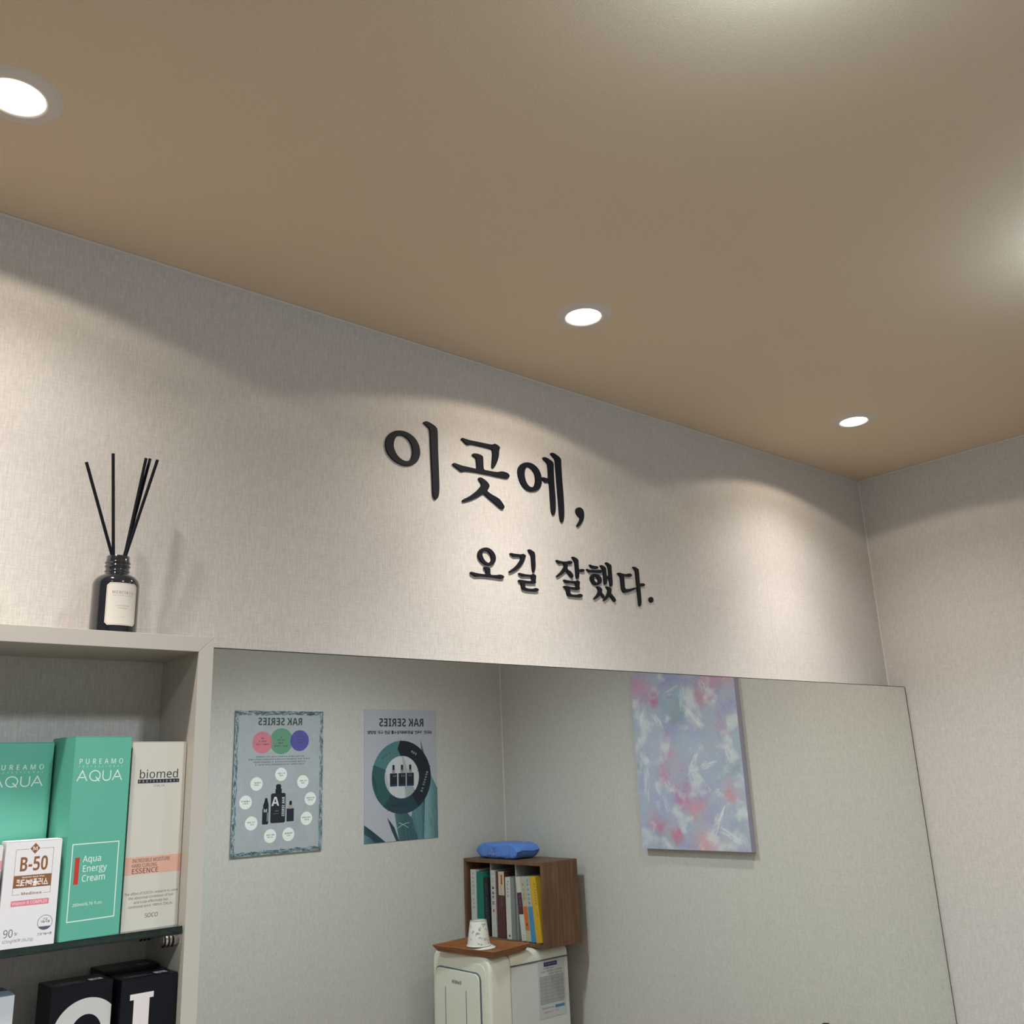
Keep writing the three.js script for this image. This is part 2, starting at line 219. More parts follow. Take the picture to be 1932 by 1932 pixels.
// ---------------------------------------------------------------- raised black letters, outlines in pixels of the photograph
const glyphs = [
  ['black raised Korean letter 이, first of the large upper line', 715, 785, 11.708, [
    [[430,315,520,320,610,345,700,395,780,460,845,545,890,640,915,750,915,850,885,950,830,1030,750,1080,650,1100,560,1092,460,1055,370,1005,280,925,205,830,160,720,148,610,165,500,215,410,290,350,360,322], [430,425,500,415,570,435,640,490,700,565,740,660,760,760,755,850,730,930,690,980,620,1000,550,985,480,940,410,870,360,780,328,690,325,600,345,510,385,450]],
    [[985,135,1030,110,1090,120,1170,165,1250,220,1300,285,1305,500,1312,800,1325,1100,1335,1400,1340,1600,1330,1740,1300,1820,1255,1845,1225,1810,1200,1740,1192,1600,1180,1300,1165,1000,1150,700,1140,450,1130,285,1080,230,1030,185]]]],
  ['black raised Korean letter 곳 in the middle of the large upper line', 845, 815, 12.464, [
    [[315,155,350,130,420,160,520,190,700,225,880,265,1050,298,1105,268,1180,305,1232,355,1225,395,1210,440,1205,560,1180,660,1145,750,1110,820,1070,848,1042,825,1040,770,1050,650,1058,520,1050,405,1000,390,850,350,700,315,560,285,490,305,440,285,380,220]],
    [[110,750,150,720,220,745,330,785,460,815,600,845,690,865,688,780,680,680,670,610,630,575,590,555,580,520,620,497,690,505,770,530,830,565,838,650,842,780,848,885,950,905,1080,930,1180,940,1260,920,1350,935,1430,975,1460,1025,1445,1075,1390,1095,1290,1075,1150,1045,1000,1010,850,980,700,950,550,925,420,910,350,935,300,910,230,850,160,800]],
    [[722,1085,760,1060,820,1080,900,1140,960,1200,988,1260,975,1310,930,1380,960,1410,1040,1470,1130,1515,1220,1570,1280,1650,1330,1730,1340,1780,1300,1818,1240,1790,1150,1710,1050,1620,950,1540,850,1440,760,1500,650,1560,520,1610,400,1645,350,1630,345,1600,400,1565,500,1520,600,1450,700,1370,770,1290,800,1240,790,1190,745,1130]]]],
  ['black raised Korean letter 에, last of the large upper line', 970, 845, 12.076, [
    [[310,325,390,340,470,385,540,450,590,530,625,630,640,740,632,830,600,910,540,965,450,990,360,985,270,940,195,860,140,760,105,650,88,550,100,450,150,380,220,335], [315,415,370,440,430,500,475,580,497,680,497,770,480,850,450,890,410,903,350,880,300,820,265,740,242,650,240,560,255,480,285,430]],
    [[655,220,690,203,750,220,830,270,895,325,908,380,905,480,915,700,930,900,945,1100,955,1300,952,1430,935,1510,895,1535,870,1500,850,1420,838,1250,822,1000,805,800,790,775,715,787,670,745,640,690,655,660,715,680,790,695,785,560,772,430,762,355,720,310,670,255]],
    [[830,125,860,103,920,120,1000,175,1060,230,1078,280,1080,400,1095,650,1115,900,1135,1150,1148,1400,1148,1560,1130,1670,1088,1705,1060,1660,1042,1560,1025,1350,1005,1100,985,850,965,600,948,400,940,270,900,215,850,160]]]],
  ['black raised comma ending the large upper line', 970, 845, 12.076, [[[1480,1348,1540,1365,1585,1420,1603,1500,1598,1590,1570,1670,1525,1740,1480,1790,1445,1800,1430,1770,1465,1715,1500,1650,1510,1580,1460,1550,1420,1490,1408,1430,1425,1375]]]],
  ['black raised Korean letter 오, first of the small lower line', 880, 1025, 13.324, [
    [[490,103,570,115,640,160,700,225,740,310,748,390,730,470,680,530,600,558,510,550,430,505,360,440,310,360,290,290,305,210,350,150,420,112], [490,175,550,195,600,250,635,320,645,390,630,450,595,490,545,495,490,460,435,390,405,310,400,240,430,185]],
    [[100,730,130,708,200,730,300,755,400,770,508,778,505,720,490,655,450,635,440,600,480,585,550,598,608,630,608,700,610,790,700,798,780,795,850,780,920,800,960,840,945,875,880,890,780,870,650,850,520,835,400,825,300,825,240,838,180,800,120,760]]]],
  ['black raised Korean letter 길, second of the small lower line', 880, 1025, 13.324, [
    [[1095,250,1130,238,1200,255,1300,268,1390,275,1430,258,1480,285,1505,310,1490,360,1455,450,1400,540,1330,620,1250,680,1160,720,1090,738,1078,710,1110,680,1190,625,1270,550,1330,470,1370,400,1385,340,1300,325,1200,335,1160,310,1120,280]],
    [[1550,160,1590,145,1660,180,1720,225,1735,290,1738,400,1745,550,1740,650,1720,715,1695,735,1670,700,1655,600,1645,450,1635,330,1625,265,1585,215]],
    [[1308,750,1340,738,1420,760,1520,780,1640,788,1690,762,1740,790,1760,820,1752,900,1748,955,1762,985,1735,1010,1650,1005,1560,1000,1485,995,1480,1060,1490,1110,1540,1130,1620,1140,1690,1140,1750,1118,1815,1140,1832,1175,1800,1205,1730,1210,1640,1200,1540,1190,1440,1170,1400,1130,1385,1060,1380,990,1340,965,1308,935,1330,910,1420,920,1530,938,1650,948,1648,890,1645,830,1560,822,1480,822,1410,832,1350,795]]]],
  ['black raised Korean letter 잘 in the middle of the small lower line', 1040, 1040, 19.31, [
    [[175,325,220,308,300,340,420,370,580,372,640,345,710,345,770,370,788,405,765,450,700,462,630,455,585,450,618,520,605,600,600,635,650,690,720,730,770,790,810,860,822,920,790,965,740,955,680,880,610,790,550,715,480,780,390,850,300,905,225,942,195,905,260,840,350,760,420,660,470,570,485,510,455,440,370,430,310,448,260,420,210,370]],
    [[755,210,790,190,850,205,930,250,990,300,1003,360,1005,480,1015,600,1025,670,1085,645,1160,640,1215,665,1230,700,1205,740,1140,750,1080,735,1030,725,1030,850,1020,940,1000,990,960,1010,930,985,912,910,900,780,885,600,870,430,850,345,800,280]],
    [[450,1045,485,1022,580,1050,720,1070,900,1085,960,1055,1030,1085,1058,1120,1045,1200,1030,1300,1068,1355,1040,1390,980,1405,880,1395,780,1375,695,1365,695,1450,710,1530,760,1570,860,1580,960,1580,1030,1548,1110,1555,1165,1610,1140,1660,1080,1678,960,1665,820,1650,700,1640,620,1620,580,1550,562,1440,545,1350,490,1320,448,1280,490,1255,580,1258,690,1285,800,1300,910,1308,908,1230,900,1165,800,1155,700,1145,610,1160,550,1140,490,1095]]]],
  ['black raised Korean letter 했, fourth of the small lower line', 1100, 1050, 20.34, [
    [[245,320,280,298,350,335,450,355,550,365,600,400,590,445,540,465,440,458,350,440,290,380]],
    [[125,475,170,470,250,500,350,515,480,522,570,520,620,500,700,505,750,550,735,605,680,625,580,615,450,600,330,590,260,610,200,560]],
    [[470,660,560,670,640,715,700,785,735,870,730,960,690,1030,620,1080,530,1095,440,1080,360,1020,310,940,282,850,290,760,340,695,400,665], [470,745,530,775,575,840,600,910,595,970,560,1010,510,1000,460,950,428,880,420,810,435,765]],
    [[655,340,700,322,760,335,840,385,895,440,900,540,910,660,920,745,1000,745,990,600,978,470,960,370,910,310,858,235,900,212,960,230,1040,285,1100,340,1105,480,1120,650,1135,850,1145,1010,1135,1110,1085,1160,1050,1130,1035,1030,1020,920,1005,840,935,840,930,930,915,1040,870,1085,835,1080,820,1000,805,850,790,680,775,540,750,470,700,410]],
    [[515,1155,570,1138,640,1155,710,1205,750,1270,740,1320,725,1375,780,1430,820,1480,840,1545,825,1585,785,1595,740,1530,690,1455,620,1530,540,1600,470,1640,425,1630,420,1600,480,1540,550,1450,590,1360,600,1290,570,1220]],
    [[880,1165,930,1140,1000,1155,1080,1210,1110,1270,1100,1340,1085,1410,1150,1480,1210,1550,1260,1630,1280,1690,1255,1735,1205,1735,1150,1660,1090,1580,1040,1500,970,1590,890,1670,830,1705,795,1690,800,1650,870,1560,930,1440,960,1340,965,1280,930,1220]]]],
  ['black raised Korean letter 다, last of the small lower line', 1160, 1060, 21.46, [
    [[105,460,150,432,220,435,310,465,390,490,480,495,560,468,640,470,695,505,710,550,680,590,630,602,540,590,450,580,380,570,392,700,405,900,420,1040,450,1095,540,1098,660,1080,780,1045,860,1030,890,1050,870,1085,780,1135,660,1190,540,1225,430,1245,370,1240,320,1190,285,1110,265,950,248,750,225,570,160,525]],
    [[725,205,770,190,840,205,920,255,975,310,982,420,995,560,1010,720,1025,890,1080,865,1150,860,1215,890,1240,935,1215,975,1160,990,1095,975,1035,970,1050,1150,1068,1350,1085,1550,1085,1680,1060,1780,1015,1810,985,1770,968,1650,955,1480,935,1280,912,1080,890,850,870,620,845,430,825,335,770,270]]]],
  ['small black raised full stop ending the lower line', 1160, 1060, 21.46, [[[1485,1415,1540,1440,1575,1510,1570,1590,1530,1640,1485,1652,1430,1610,1395,1545,1400,1470,1440,1425]]]],
];
function smoothLoop(pts) {                           // two rounds of corner cutting
  for (let k = 0; k < 2; k++) { const o = []; for (let i = 0; i < pts.length; i++) { const a = pts[i], b = pts[(i + 1) % pts.length]; o.push(a.clone().lerp(b, .22), a.clone().lerp(b, .78)); } pts = o; }
  return pts;
}
const LETTER = 0.0032;
for (const [label, ox, oy, s, strokes] of glyphs) {
  const shapes = strokes.map(loops => {
    const rings = loops.map(l => { const p = []; for (let i = 0; i < l.length; i += 2) p.push(onWall(ox + l[i] / s, oy + l[i + 1] / s, LETTER)); return smoothLoop(p); });
    const sh = new THREE.Shape(rings[0]); for (const h of rings.slice(1)) sh.holes.push(new THREE.Path(h)); return sh;
  });
  const c = new THREE.Box2(); for (const sh of shapes) for (const p of sh.getPoints()) c.expandByPoint(p);
  const cx = (c.min.x + c.max.x) / 2, cy = c.min.y;
  const t = thing(shapes.length === 1 ? 'punctuation_mark' : 'raised_letter', label, 'letter', [cx, cy, .0001], 0, 'raised black letters on the wall');
  for (const sh of shapes) mesh('stroke', new THREE.ExtrudeGeometry(sh, { depth: LETTER - .0009, bevelEnabled: true, bevelThickness: .0004, bevelSize: .0003, bevelOffset: -.0003, bevelSegments: 2, curveSegments: 1 }).translate(-cx, -cy, .0004), M.black, t);
}

// ---------------------------------------------------------------- open wall cabinet
{
  const x0 = -2.46, x1 = CABX, y0 = EYE - .62, y1 = CABTOP, z1 = CABZ, b = BOARD;
  const t = thing('wall_cabinet', 'grey beige open wall cabinet left of the mirror', 'cabinet', [x0, y0, 0]);
  const prism = (pts, d) => new THREE.ExtrudeGeometry(new THREE.Shape(pts.map(p => new THREE.Vector2(p[0] - x0, p[1] - y0))), { depth: d - .0008, bevelEnabled: true, bevelThickness: .0004, bevelSize: .0004, bevelOffset: -.0004, bevelSegments: 2 }).translate(0, 0, .0008);
  const d = z1 - .0004, g = .00012;
  mesh('top_board', prism([[x0, y1], [x1, y1], [x1 - b, y1 - b], [x0 + b, y1 - b]], d), M.cabinet, t);
  mesh('side_board', prism([[x1, y1 - g * 2], [x1, y0], [x1 - b, y0 + b], [x1 - b, y1 - b - g * 2]], d), M.cabinet, t);
  mesh('side_board', prism([[x0, y1 - g * 2], [x0 + b, y1 - b - g * 2], [x0 + b, y0 + b], [x0, y0]], d), M.cabinet, t);
  mesh('bottom_board', prism([[x0, y0], [x0 + b, y0 + b - g], [x1 - b, y0 + b - g], [x1, y0]], d), M.cabinet, t);
  const peg = (y, z) => {
    const p = new THREE.Group(); p.name = 'shelf_peg'; t.add(p); p.position.set(x1 - b - x0, y - y0, z); p.rotation.z = Math.PI / 2;
    mesh('pin', new THREE.LatheGeometry([[0, .017], [.005, .017], [.006, .016], [.006, .0005], [0, .0005]].map(q => new THREE.Vector2(...q)), 24), M.chrome, p);
    for (const h of [.006, .0105, .015]) mesh('ring', new THREE.TorusGeometry(.0058, .0012, 8, 24).rotateX(Math.PI / 2).translate(0, h, 0), M.rubber, p);
  };
  peg(GLASS - .008 - .0072, .092); peg(GLASS - .008 - .0072, .022);
  single('glass_shelf', rbox(x0 + b + .001, x1 - b - .001, -.008, 0, .001, z1 - .004, .0008), M.glass, 'green edged glass shelf carrying the green and beige boxes', 'shelf', [0, GLASS, 0]);
  single('glass_shelf', rbox(x0 + b + .001, x1 - b - .001, -.008, 0, .001, z1 - .004, .0008), M.glass, 'green edged glass shelf under the black boxes', 'shelf', [0, GLASS - .235, 0]);
}

// ---------------------------------------------------------------- boxes in the cabinet
// a carton whose front bottom left corner stands at (x, y, z); the front runs along +x, turned by "turn"
function carton(name, label, category, x, y, z, w, h, d, turn, side, front, top, group) {
  const t = thing(name, label, category, [x, y, z], turn, group);
  const g = new THREE.BoxGeometry(w, h - .0008, d); g.translate(w / 2, (h - .0008) / 2, -d / 2);
  mesh('carton', g, [side, side, top ?? side, side, front ?? side, side], t);
  const lid = new THREE.BoxGeometry(w - .0006, .0006, d - .0004); lid.translate(w / 2, h - .0003, -d / 2);
  mesh('top_flap', lid, [side, side, top ?? side, side, side, side], t);
  return t;
}
const mint = new THREE.Color(.115, .40, .31), MINT = '#5fae97';
const mintMat = std(new THREE.Color().setStyle(MINT), .42);
function aquaFront(c, w, h) {
  c.fillStyle = MINT; c.fillRect(0, 0, w, h); c.fillStyle = '#dfe9dc';
  c.font = `${.036 * h}px sans-serif`; spaced(c, 'PUREAMO', w * .085, h * .139, w * .785);
  c.globalAlpha = .7; c.font = `${.0145 * h}px sans-serif`; spaced(c, 'PROFESSIONAL', w * .085, h * .158, w * .775); c.globalAlpha = 1;
  c.strokeStyle = '#dfe9dc'; c.lineWidth = w * .017; c.lineCap = 'butt'; c.lineJoin = 'miter';
  const y0 = h * .174, y1 = h * .226, L = (...p) => { c.beginPath(); for (let i = 0; i < p.length; i += 2) c[i ? 'lineTo' : 'moveTo'](w * p[i], p[i + 1]); c.stroke(); };
  const A = x => { L(x, y1, x + .085, y0, x + .17, y1); L(x + .045, y0 + (y1 - y0) * .66, x + .125, y0 + (y1 - y0) * .66); };
  A(.075); A(.69); c.beginPath(); c.ellipse(w * .38, (y0 + y1) / 2, w * .09, (y1 - y0) * .5, 0, 0, 7); c.stroke(); L(.395, y0 + (y1 - y0) * .62, .465, y1 + h * .003);
  c.beginPath(); c.moveTo(w * .52, y0); c.lineTo(w * .52, y0 + (y1 - y0) * .62); c.bezierCurveTo(w * .52, y1 + h * .006, w * .655, y1 + h * .006, w * .655, y0 + (y1 - y0) * .62); c.lineTo(w * .655, y0); c.stroke();
  c.lineWidth = w * .017; c.strokeRect(w * .10, h * .541, w * .79, h * .371);
  c.fillStyle = '#c23a30'; c.fillRect(w * .155, h * .606, w * .078, h * .131);
  c.fillStyle = '#e6eee4'; c.font = `${.0435 * h}px sans-serif`; c.fillText('Aqua', w * .285, h * .632); c.fillText('Energy', w * .285, h * .679); c.fillText('Cream', w * .285, h * .726);
  c.font = `${.0195 * h}px sans-serif`; spaced(c, '200ml/6,76 fl.oz.', w * .17, h * .842, w * .51);
}
const aquaMat = new THREE.MeshStandardMaterial({ map: canvasTex(640, 2040, aquaFront), roughness: .42 });
carton('cosmetic_box', 'green cream box with red bar beside the beige essence box', 'box', -1.9334, GLASS, .1110, .0632, .2025, .052, 10.0 * Math.PI / 180, mintMat, aquaMat, undefined, 'green cosmetic boxes');
carton('cosmetic_box', 'green cosmetic box set back behind the white vitamin box', 'box', -2.0075, GLASS, .0770, .0632, .1985, .052, 3.5 * Math.PI / 180, mintMat, aquaMat, undefined, 'green cosmetic boxes');
function biomedFront(c, w, h) {
  c.fillStyle = '#cfc9bb'; c.fillRect(0, 0, w, h);
  c.fillStyle = '#22252e'; fitText(c, 'biomed', w * .14, h * .2, w * .74, h * .046, 'SIZE sans-serif');
  c.fillStyle = '#171c2c'; c.fillRect(w * .13, h * .206, w * .76, h * .021); c.fillStyle = '#d5d0c5'; c.font = `${h * .0165}px sans-serif`; spaced(c, 'PROFESSIONAL', w * .15, h * .2225, w * .72);
  c.fillStyle = '#22252e'; c.font = `${h * .0165}px sans-serif`; spaced(c, 'ITALIA', w * .42, h * .248, w * .2);
  c.fillStyle = '#dba893'; c.fillRect(0, h * .622, w, h * .093);
  c.fillStyle = '#35333a'; c.font = `${h * .0265}px sans-serif`; fitText(c, 'INCREDIBLE MOISTURE', w * .12, h * .651, w * .68, h * .0185, 'SIZE sans-serif'); fitText(c, 'HARD CURLING', w * .12, h * .677, w * .45, h * .0185, 'SIZE sans-serif'); fitText(c, 'ESSENCE', w * .12, h * .709, w * .48, h * .0255, 'SIZE sans-serif');
  const lines = ['The effort of SOCO\u2019s research to solve', 'the abnormal conditions of hair', 'and scalp effectively has', 'continued since 1989 in ITALIA.'];
  c.font = `${h * .0178}px sans-serif`; c.textAlign = 'center'; lines.forEach((l, i) => c.fillText(l, w * .5, h * (.82 + i * .0225))); c.textAlign = 'left';
  c.font = `${h * .03}px sans-serif`; spaced(c, 'SOCO', w * .4, h * .942, w * .24);
}
const beige = std(new THREE.Color().setStyle('#cfc9bb'), .5), peach = std(new THREE.Color().setStyle('#c9a592'), .5);
carton('cosmetic_box', 'beige essence box with peach band next to the cabinet side', 'box', -1.8680, GLASS, .0956, .0622, .197, .05, 2.5 * Math.PI / 180, beige, new THREE.MeshStandardMaterial({ map: canvasTex(640, 2020, biomedFront), roughness: .5 }), peach);
function b50Front(c, w, h) {
  c.fillStyle = '#e9e4e3'; c.fillRect(0, 0, w, h);
  const br = '#8f5b37'; c.strokeStyle = br; c.lineWidth = w * .006; c.strokeRect(w * .185, h * .075, w * .67, h * .43);
  c.fillStyle = '#e9e4e3'; c.fillRect(w * .42, h * .06, w * .2, h * .03); c.fillRect(w * .32, h * .48, w * .4, h * .04);
  c.fillStyle = br; c.save(); c.translate(w * .52, h * .072); c.scale(w * .088, h * .052); c.rotate(Math.PI / 4); c.fillRect(-.72, -.72, 1.44, 1.44); c.restore();
  c.fillStyle = '#e9e4e3'; fitText(c, 'M', w * .468, h * .09, w * .105, h * .034, 'bold SIZE serif');
  c.fillStyle = br; fitText(c, 'B-50', w * .255, h * .285, w * .52, h * .135, 'bold SIZE sans-serif');
  c.fillRect(w * .185, h * .325, w * .67, h * .118); c.fillStyle = '#f0ebe8'; fitText(c, 'Quarter back Plus', w * .33, h * .350, w * .4, h * .014, 'bold SIZE sans-serif');
  c.strokeStyle = '#f4efec'; const sz = w * .097; c.save(); c.translate(w * .235, h * .361); c.scale(1, 1.4); hangul(c, '쿼터백플러스', 0, 0, sz, sz * .13, .98); c.restore();
  c.fillStyle = br; fitText(c, 'Medinex', w * .335, h * .512, w * .37, h * .026, 'bold SIZE sans-serif');
  c.fillStyle = '#e07f8d'; c.fillRect(w * .175, h * .56, w * .67, h * .054); c.fillStyle = '#f3e3e3'; fitText(c, 'Vitamin B COMPLEX', w * .195, h * .6, w * .62, h * .029, 'SIZE sans-serif');
  c.fillStyle = '#5a5866'; c.strokeStyle = '#5a5866'; fitText(c, '90', w * .09, h * .895, w * .175, h * .072, 'SIZE sans-serif'); hangul(c, '정', w * .285, h * .855, w * .055, w * .007);
  fitText(c, '625mgX90', w * .09, h * .945, w * .26, h * .026, 'SIZE sans-serif'); hangul(c, '정', w * .355, h * .915, w * .05, w * .006); fitText(c, '(56,25g)', w * .425, h * .945, w * .2, h * .026, 'SIZE sans-serif');
  c.lineWidth = w * .009; c.beginPath(); c.ellipse(w * .81, h * .79, w * .13, h * .068, 0, 0, 7); c.stroke();
  c.beginPath(); c.ellipse(w * .81, h * .79, w * .128, h * .066, 0, .45, Math.PI - .45); c.fill(); c.fillStyle = '#e9e4e3'; c.fillRect(w * .7, h * .817, w * .22, h * .009);
  hangul(c, '건강', w * .765, h * .748, w * .045, w * .006); hangul(c, '기능식품', w * .725, h * .772, w * .043, w * .006);
  hangul(c, '건강기능식품', w * .69, h * .885, w * .044, w * .006, .98);
}
const pill = std(new THREE.Color().setStyle('#e9e4e3'), .45);
const pillTop = new THREE.MeshStandardMaterial({ map: canvasTex(512, 256, (c, w, h) => { c.fillStyle = '#ece6e2'; c.fillRect(0, 0, w, h); c.fillStyle = '#3a4038'; greek(c, w * .22, h * .25, w * .6, h * .2); greek(c, w * .34, h * .55, w * .34, h * .14); }), roughness: .45 });
carton('vitamin_box', 'white vitamin box with brown B-50 print in front of the green boxes', 'box', -1.9900, GLASS, .1090, .0515, .0998, .028, -3.5 * Math.PI / 180, pill, new THREE.MeshStandardMaterial({ map: canvasTex(820, 1590, b50Front), roughness: .45 }), pillTop, 'white vitamin boxes');
carton('vitamin_box', 'white box with pink stripe standing left of the vitamin box', 'box', -2.0430, GLASS, .1085, .0505, .0965, .028, 0, pill, new THREE.MeshStandardMaterial({ map: canvasTex(512, 1000, (c, w, h) => { c.fillStyle = '#e6dfe0'; c.fillRect(0, 0, w, h); c.fillStyle = '#e79aa6'; c.fillRect(0, h * .14, w, h * .09); c.fillStyle = '#a9a4ac'; c.fillRect(w * .1, h * .24, w * .9, h * .42); }), roughness: .45 }), undefined, 'white vitamin boxes');
const ink = new THREE.MeshPhysicalMaterial({ color: new THREE.Color(.007, .008, .013), roughness: .45, specularIntensity: .5 });
const blackFront = (draw) => new THREE.MeshPhysicalMaterial({ map: canvasTex(512, 1700, (c, w, h) => { c.fillStyle = '#0e1017'; c.fillRect(0, 0, w, h); c.fillStyle = '#d9d4ce'; draw(c, w, h); }), roughness: .45, specularIntensity: .5 });
const inkTop = new THREE.MeshStandardMaterial({ map: canvasTex(512, 400, (c, w, h) => { c.fillStyle = '#0a0b10'; c.fillRect(0, 0, w, h); c.fillStyle = '#a7a8aa'; greek(c, w * .1, h * .62, w * .42, h * .05); greek(c, w * .1, h * .75, w * .5, h * .045); c.fillRect(w * .68, h * .55, w * .22, h * .22); c.fillStyle = '#14161f'; fitText(c, 'Q', w * .74, h * .73, w * .1, h * .14, 'bold SIZE sans-serif'); }), roughness: .35 });
const LOW = GLASS - .235, BH = EYE - .1845 - LOW;
const ringFront = blackFront((c, w, h) => { c.beginPath(); c.ellipse(w * .60, h * .245, w * .555, h * .175, 0, 0, 7); c.ellipse(w * .60, h * .255, w * .265, h * .105, 0, 0, 7, true); c.fill('evenodd'); });
const barFront = blackFront((c, w, h) => { c.fillStyle = '#e3d8d4'; c.fillRect(w * .16, h * .075, w * .42, h * .03); c.fillRect(w * .23, h * .1, w * .28, h * .62); c.fillRect(w * .14, h * .7, w * .46, h * .04); });
carton('black_box', 'black box with large white round letter on the lower shelf', 'box', -1.9325, LOW, .0975, .0600, BH, .046, 1 * Math.PI / 180, ink, ringFront, inkTop, 'black boxes on the lower shelf');
carton('black_box', 'black box with large white letter I on the lower shelf', 'box', -1.8655, LOW, .1035, .0590, BH - .0025, .048, 1 * Math.PI / 180, ink, barFront, inkTop, 'black boxes on the lower shelf');
carton('black_box', 'black box standing behind the letter I box', 'box', -1.8680, LOW, .0530, .0595, BH + .0005, .046, 0, ink, ink, inkTop, 'black boxes on the lower shelf');
const silver = std(new THREE.Color(.62, .62, .62), .35), slate = std(new THREE.Color(.16, .19, .24), .4);
carton('silver_box', 'silver white box with slate top on the lower shelf', 'box', -2.0280, LOW, .1000, .0610, BH + .001, .05, 0, slate, silver, slate);

// ---------------------------------------------------------------- reed diffuser
{
  const Z = .060, X = -1.8885;
  const t = thing('reed_diffuser', 'black reed diffuser bottle with white label on the cabinet', 'diffuser', [X, CABTOP, Z]);
  const dark = new THREE.MeshPhysicalMaterial({ color: new THREE.Color(.010, .011, .016), roughness: .10, clearcoat: 1, clearcoatRoughness: .05 });
  const R = .0262, prof = [[0, 0], [R - .002, 0], [R, .002], [R, .062], [R - .001, .0665], [R - .0035, .0705], [R - .0075, .0735], [.0150, .0752], [.0135, .0760], [.0135, .0780], [.0143, .0785], [.0143, .0795], [.0133, .0800], [.0133, .0835], [.0145, .0845], [.0145, .0855], [.0133, .0865], [.0133, .0880], [.0145, .0890], [.0145, .0900], [.0133, .0910], [.0130, .0975], [.0105, .0975], [.0105, .0880], [0, .0870]];
  mesh('bottle', new THREE.LatheGeometry(prof.map(p => new THREE.Vector2(...p)), 64), dark, t);
  // label wrapped on the glass, turned to the camera
  const facing = Math.atan2(camera.position.x - X, camera.position.z - Z), turn = facing + .32, half = .70, lab = new THREE.CylinderGeometry(R + .0003, R + .0003, .0500, 40, 1, true, turn - half, half * 2); lab.translate(0, .0115 + .025, 0);
  mesh('label', lab, new THREE.MeshStandardMaterial({ side: THREE.DoubleSide, roughness: .6, alphaTest: .5, map: canvasTex(512, 700, (c, w, h) => {
    c.clearRect(0, 0, w, h); const oct = (m, k) => { c.beginPath(); c.moveTo(m + k, m); c.lineTo(w - m - k, m); c.lineTo(w - m, m + k); c.lineTo(w - m, h - m - k); c.lineTo(w - m - k, h - m); c.lineTo(m + k, h - m); c.lineTo(m, h - m - k); c.lineTo(m, m + k); c.closePath(); };
    oct(2, 45); c.fillStyle = '#cdc6bb'; c.fill(); oct(18, 44); c.strokeStyle = '#6d6a66'; c.lineWidth = 4; c.stroke(); c.fillStyle = '#4a4846';
    c.font = '58px serif'; spaced(c, 'MERCI&CO', w * .17, h * .26, w * .68); c.font = '26px serif'; spaced(c, 'NATURAL GOODS', w * .2, h * .315, w * .62);
    c.font = '28px serif'; spaced(c, 'LAVENDER', w * .31, h * .56, w * .4); spaced(c, 'GARDEN', w * .37, h * .615, w * .28); c.font = '18px serif'; spaced(c, '100ml', w * .42, h * .81, w * .16);
  }) }), t);
  const reedMat = new THREE.MeshPhysicalMaterial({ color: new THREE.Color(.006, .007, .012), roughness: .75, specularIntensity: .25 });
  // reed tops in photo pixels at the given distance from the wall
  for (const [px, py, z] of [[163, 872, .070], [213.5, 856, .064], [275.5, 865, .056], [283, 866, .050], [297, 868, .066]]) {
    const p = onWall(px, py, z), top = new THREE.Vector3(p.x - X, p.y - CABTOP, z - Z), flat = Math.hypot(top.x, top.z), m = .0075 * Math.min(1, flat / .02) / Math.max(flat, 1e-6), mouth = new THREE.Vector3(top.x * m, .0975, top.z * m), low = mouth.clone().addScaledVector(mouth.clone().sub(top), .22), dir = top.clone().sub(low);
    const len = dir.length(), g = new THREE.CylinderGeometry(.0019, .0019, len, 12); g.translate(0, len / 2, 0); g.applyQuaternion(new THREE.Quaternion().setFromUnitVectors(new THREE.Vector3(0, 1, 0), dir.normalize())); g.translate(low.x, low.y, low.z);
    mesh('reed', g, reedMat, t);
  }
}

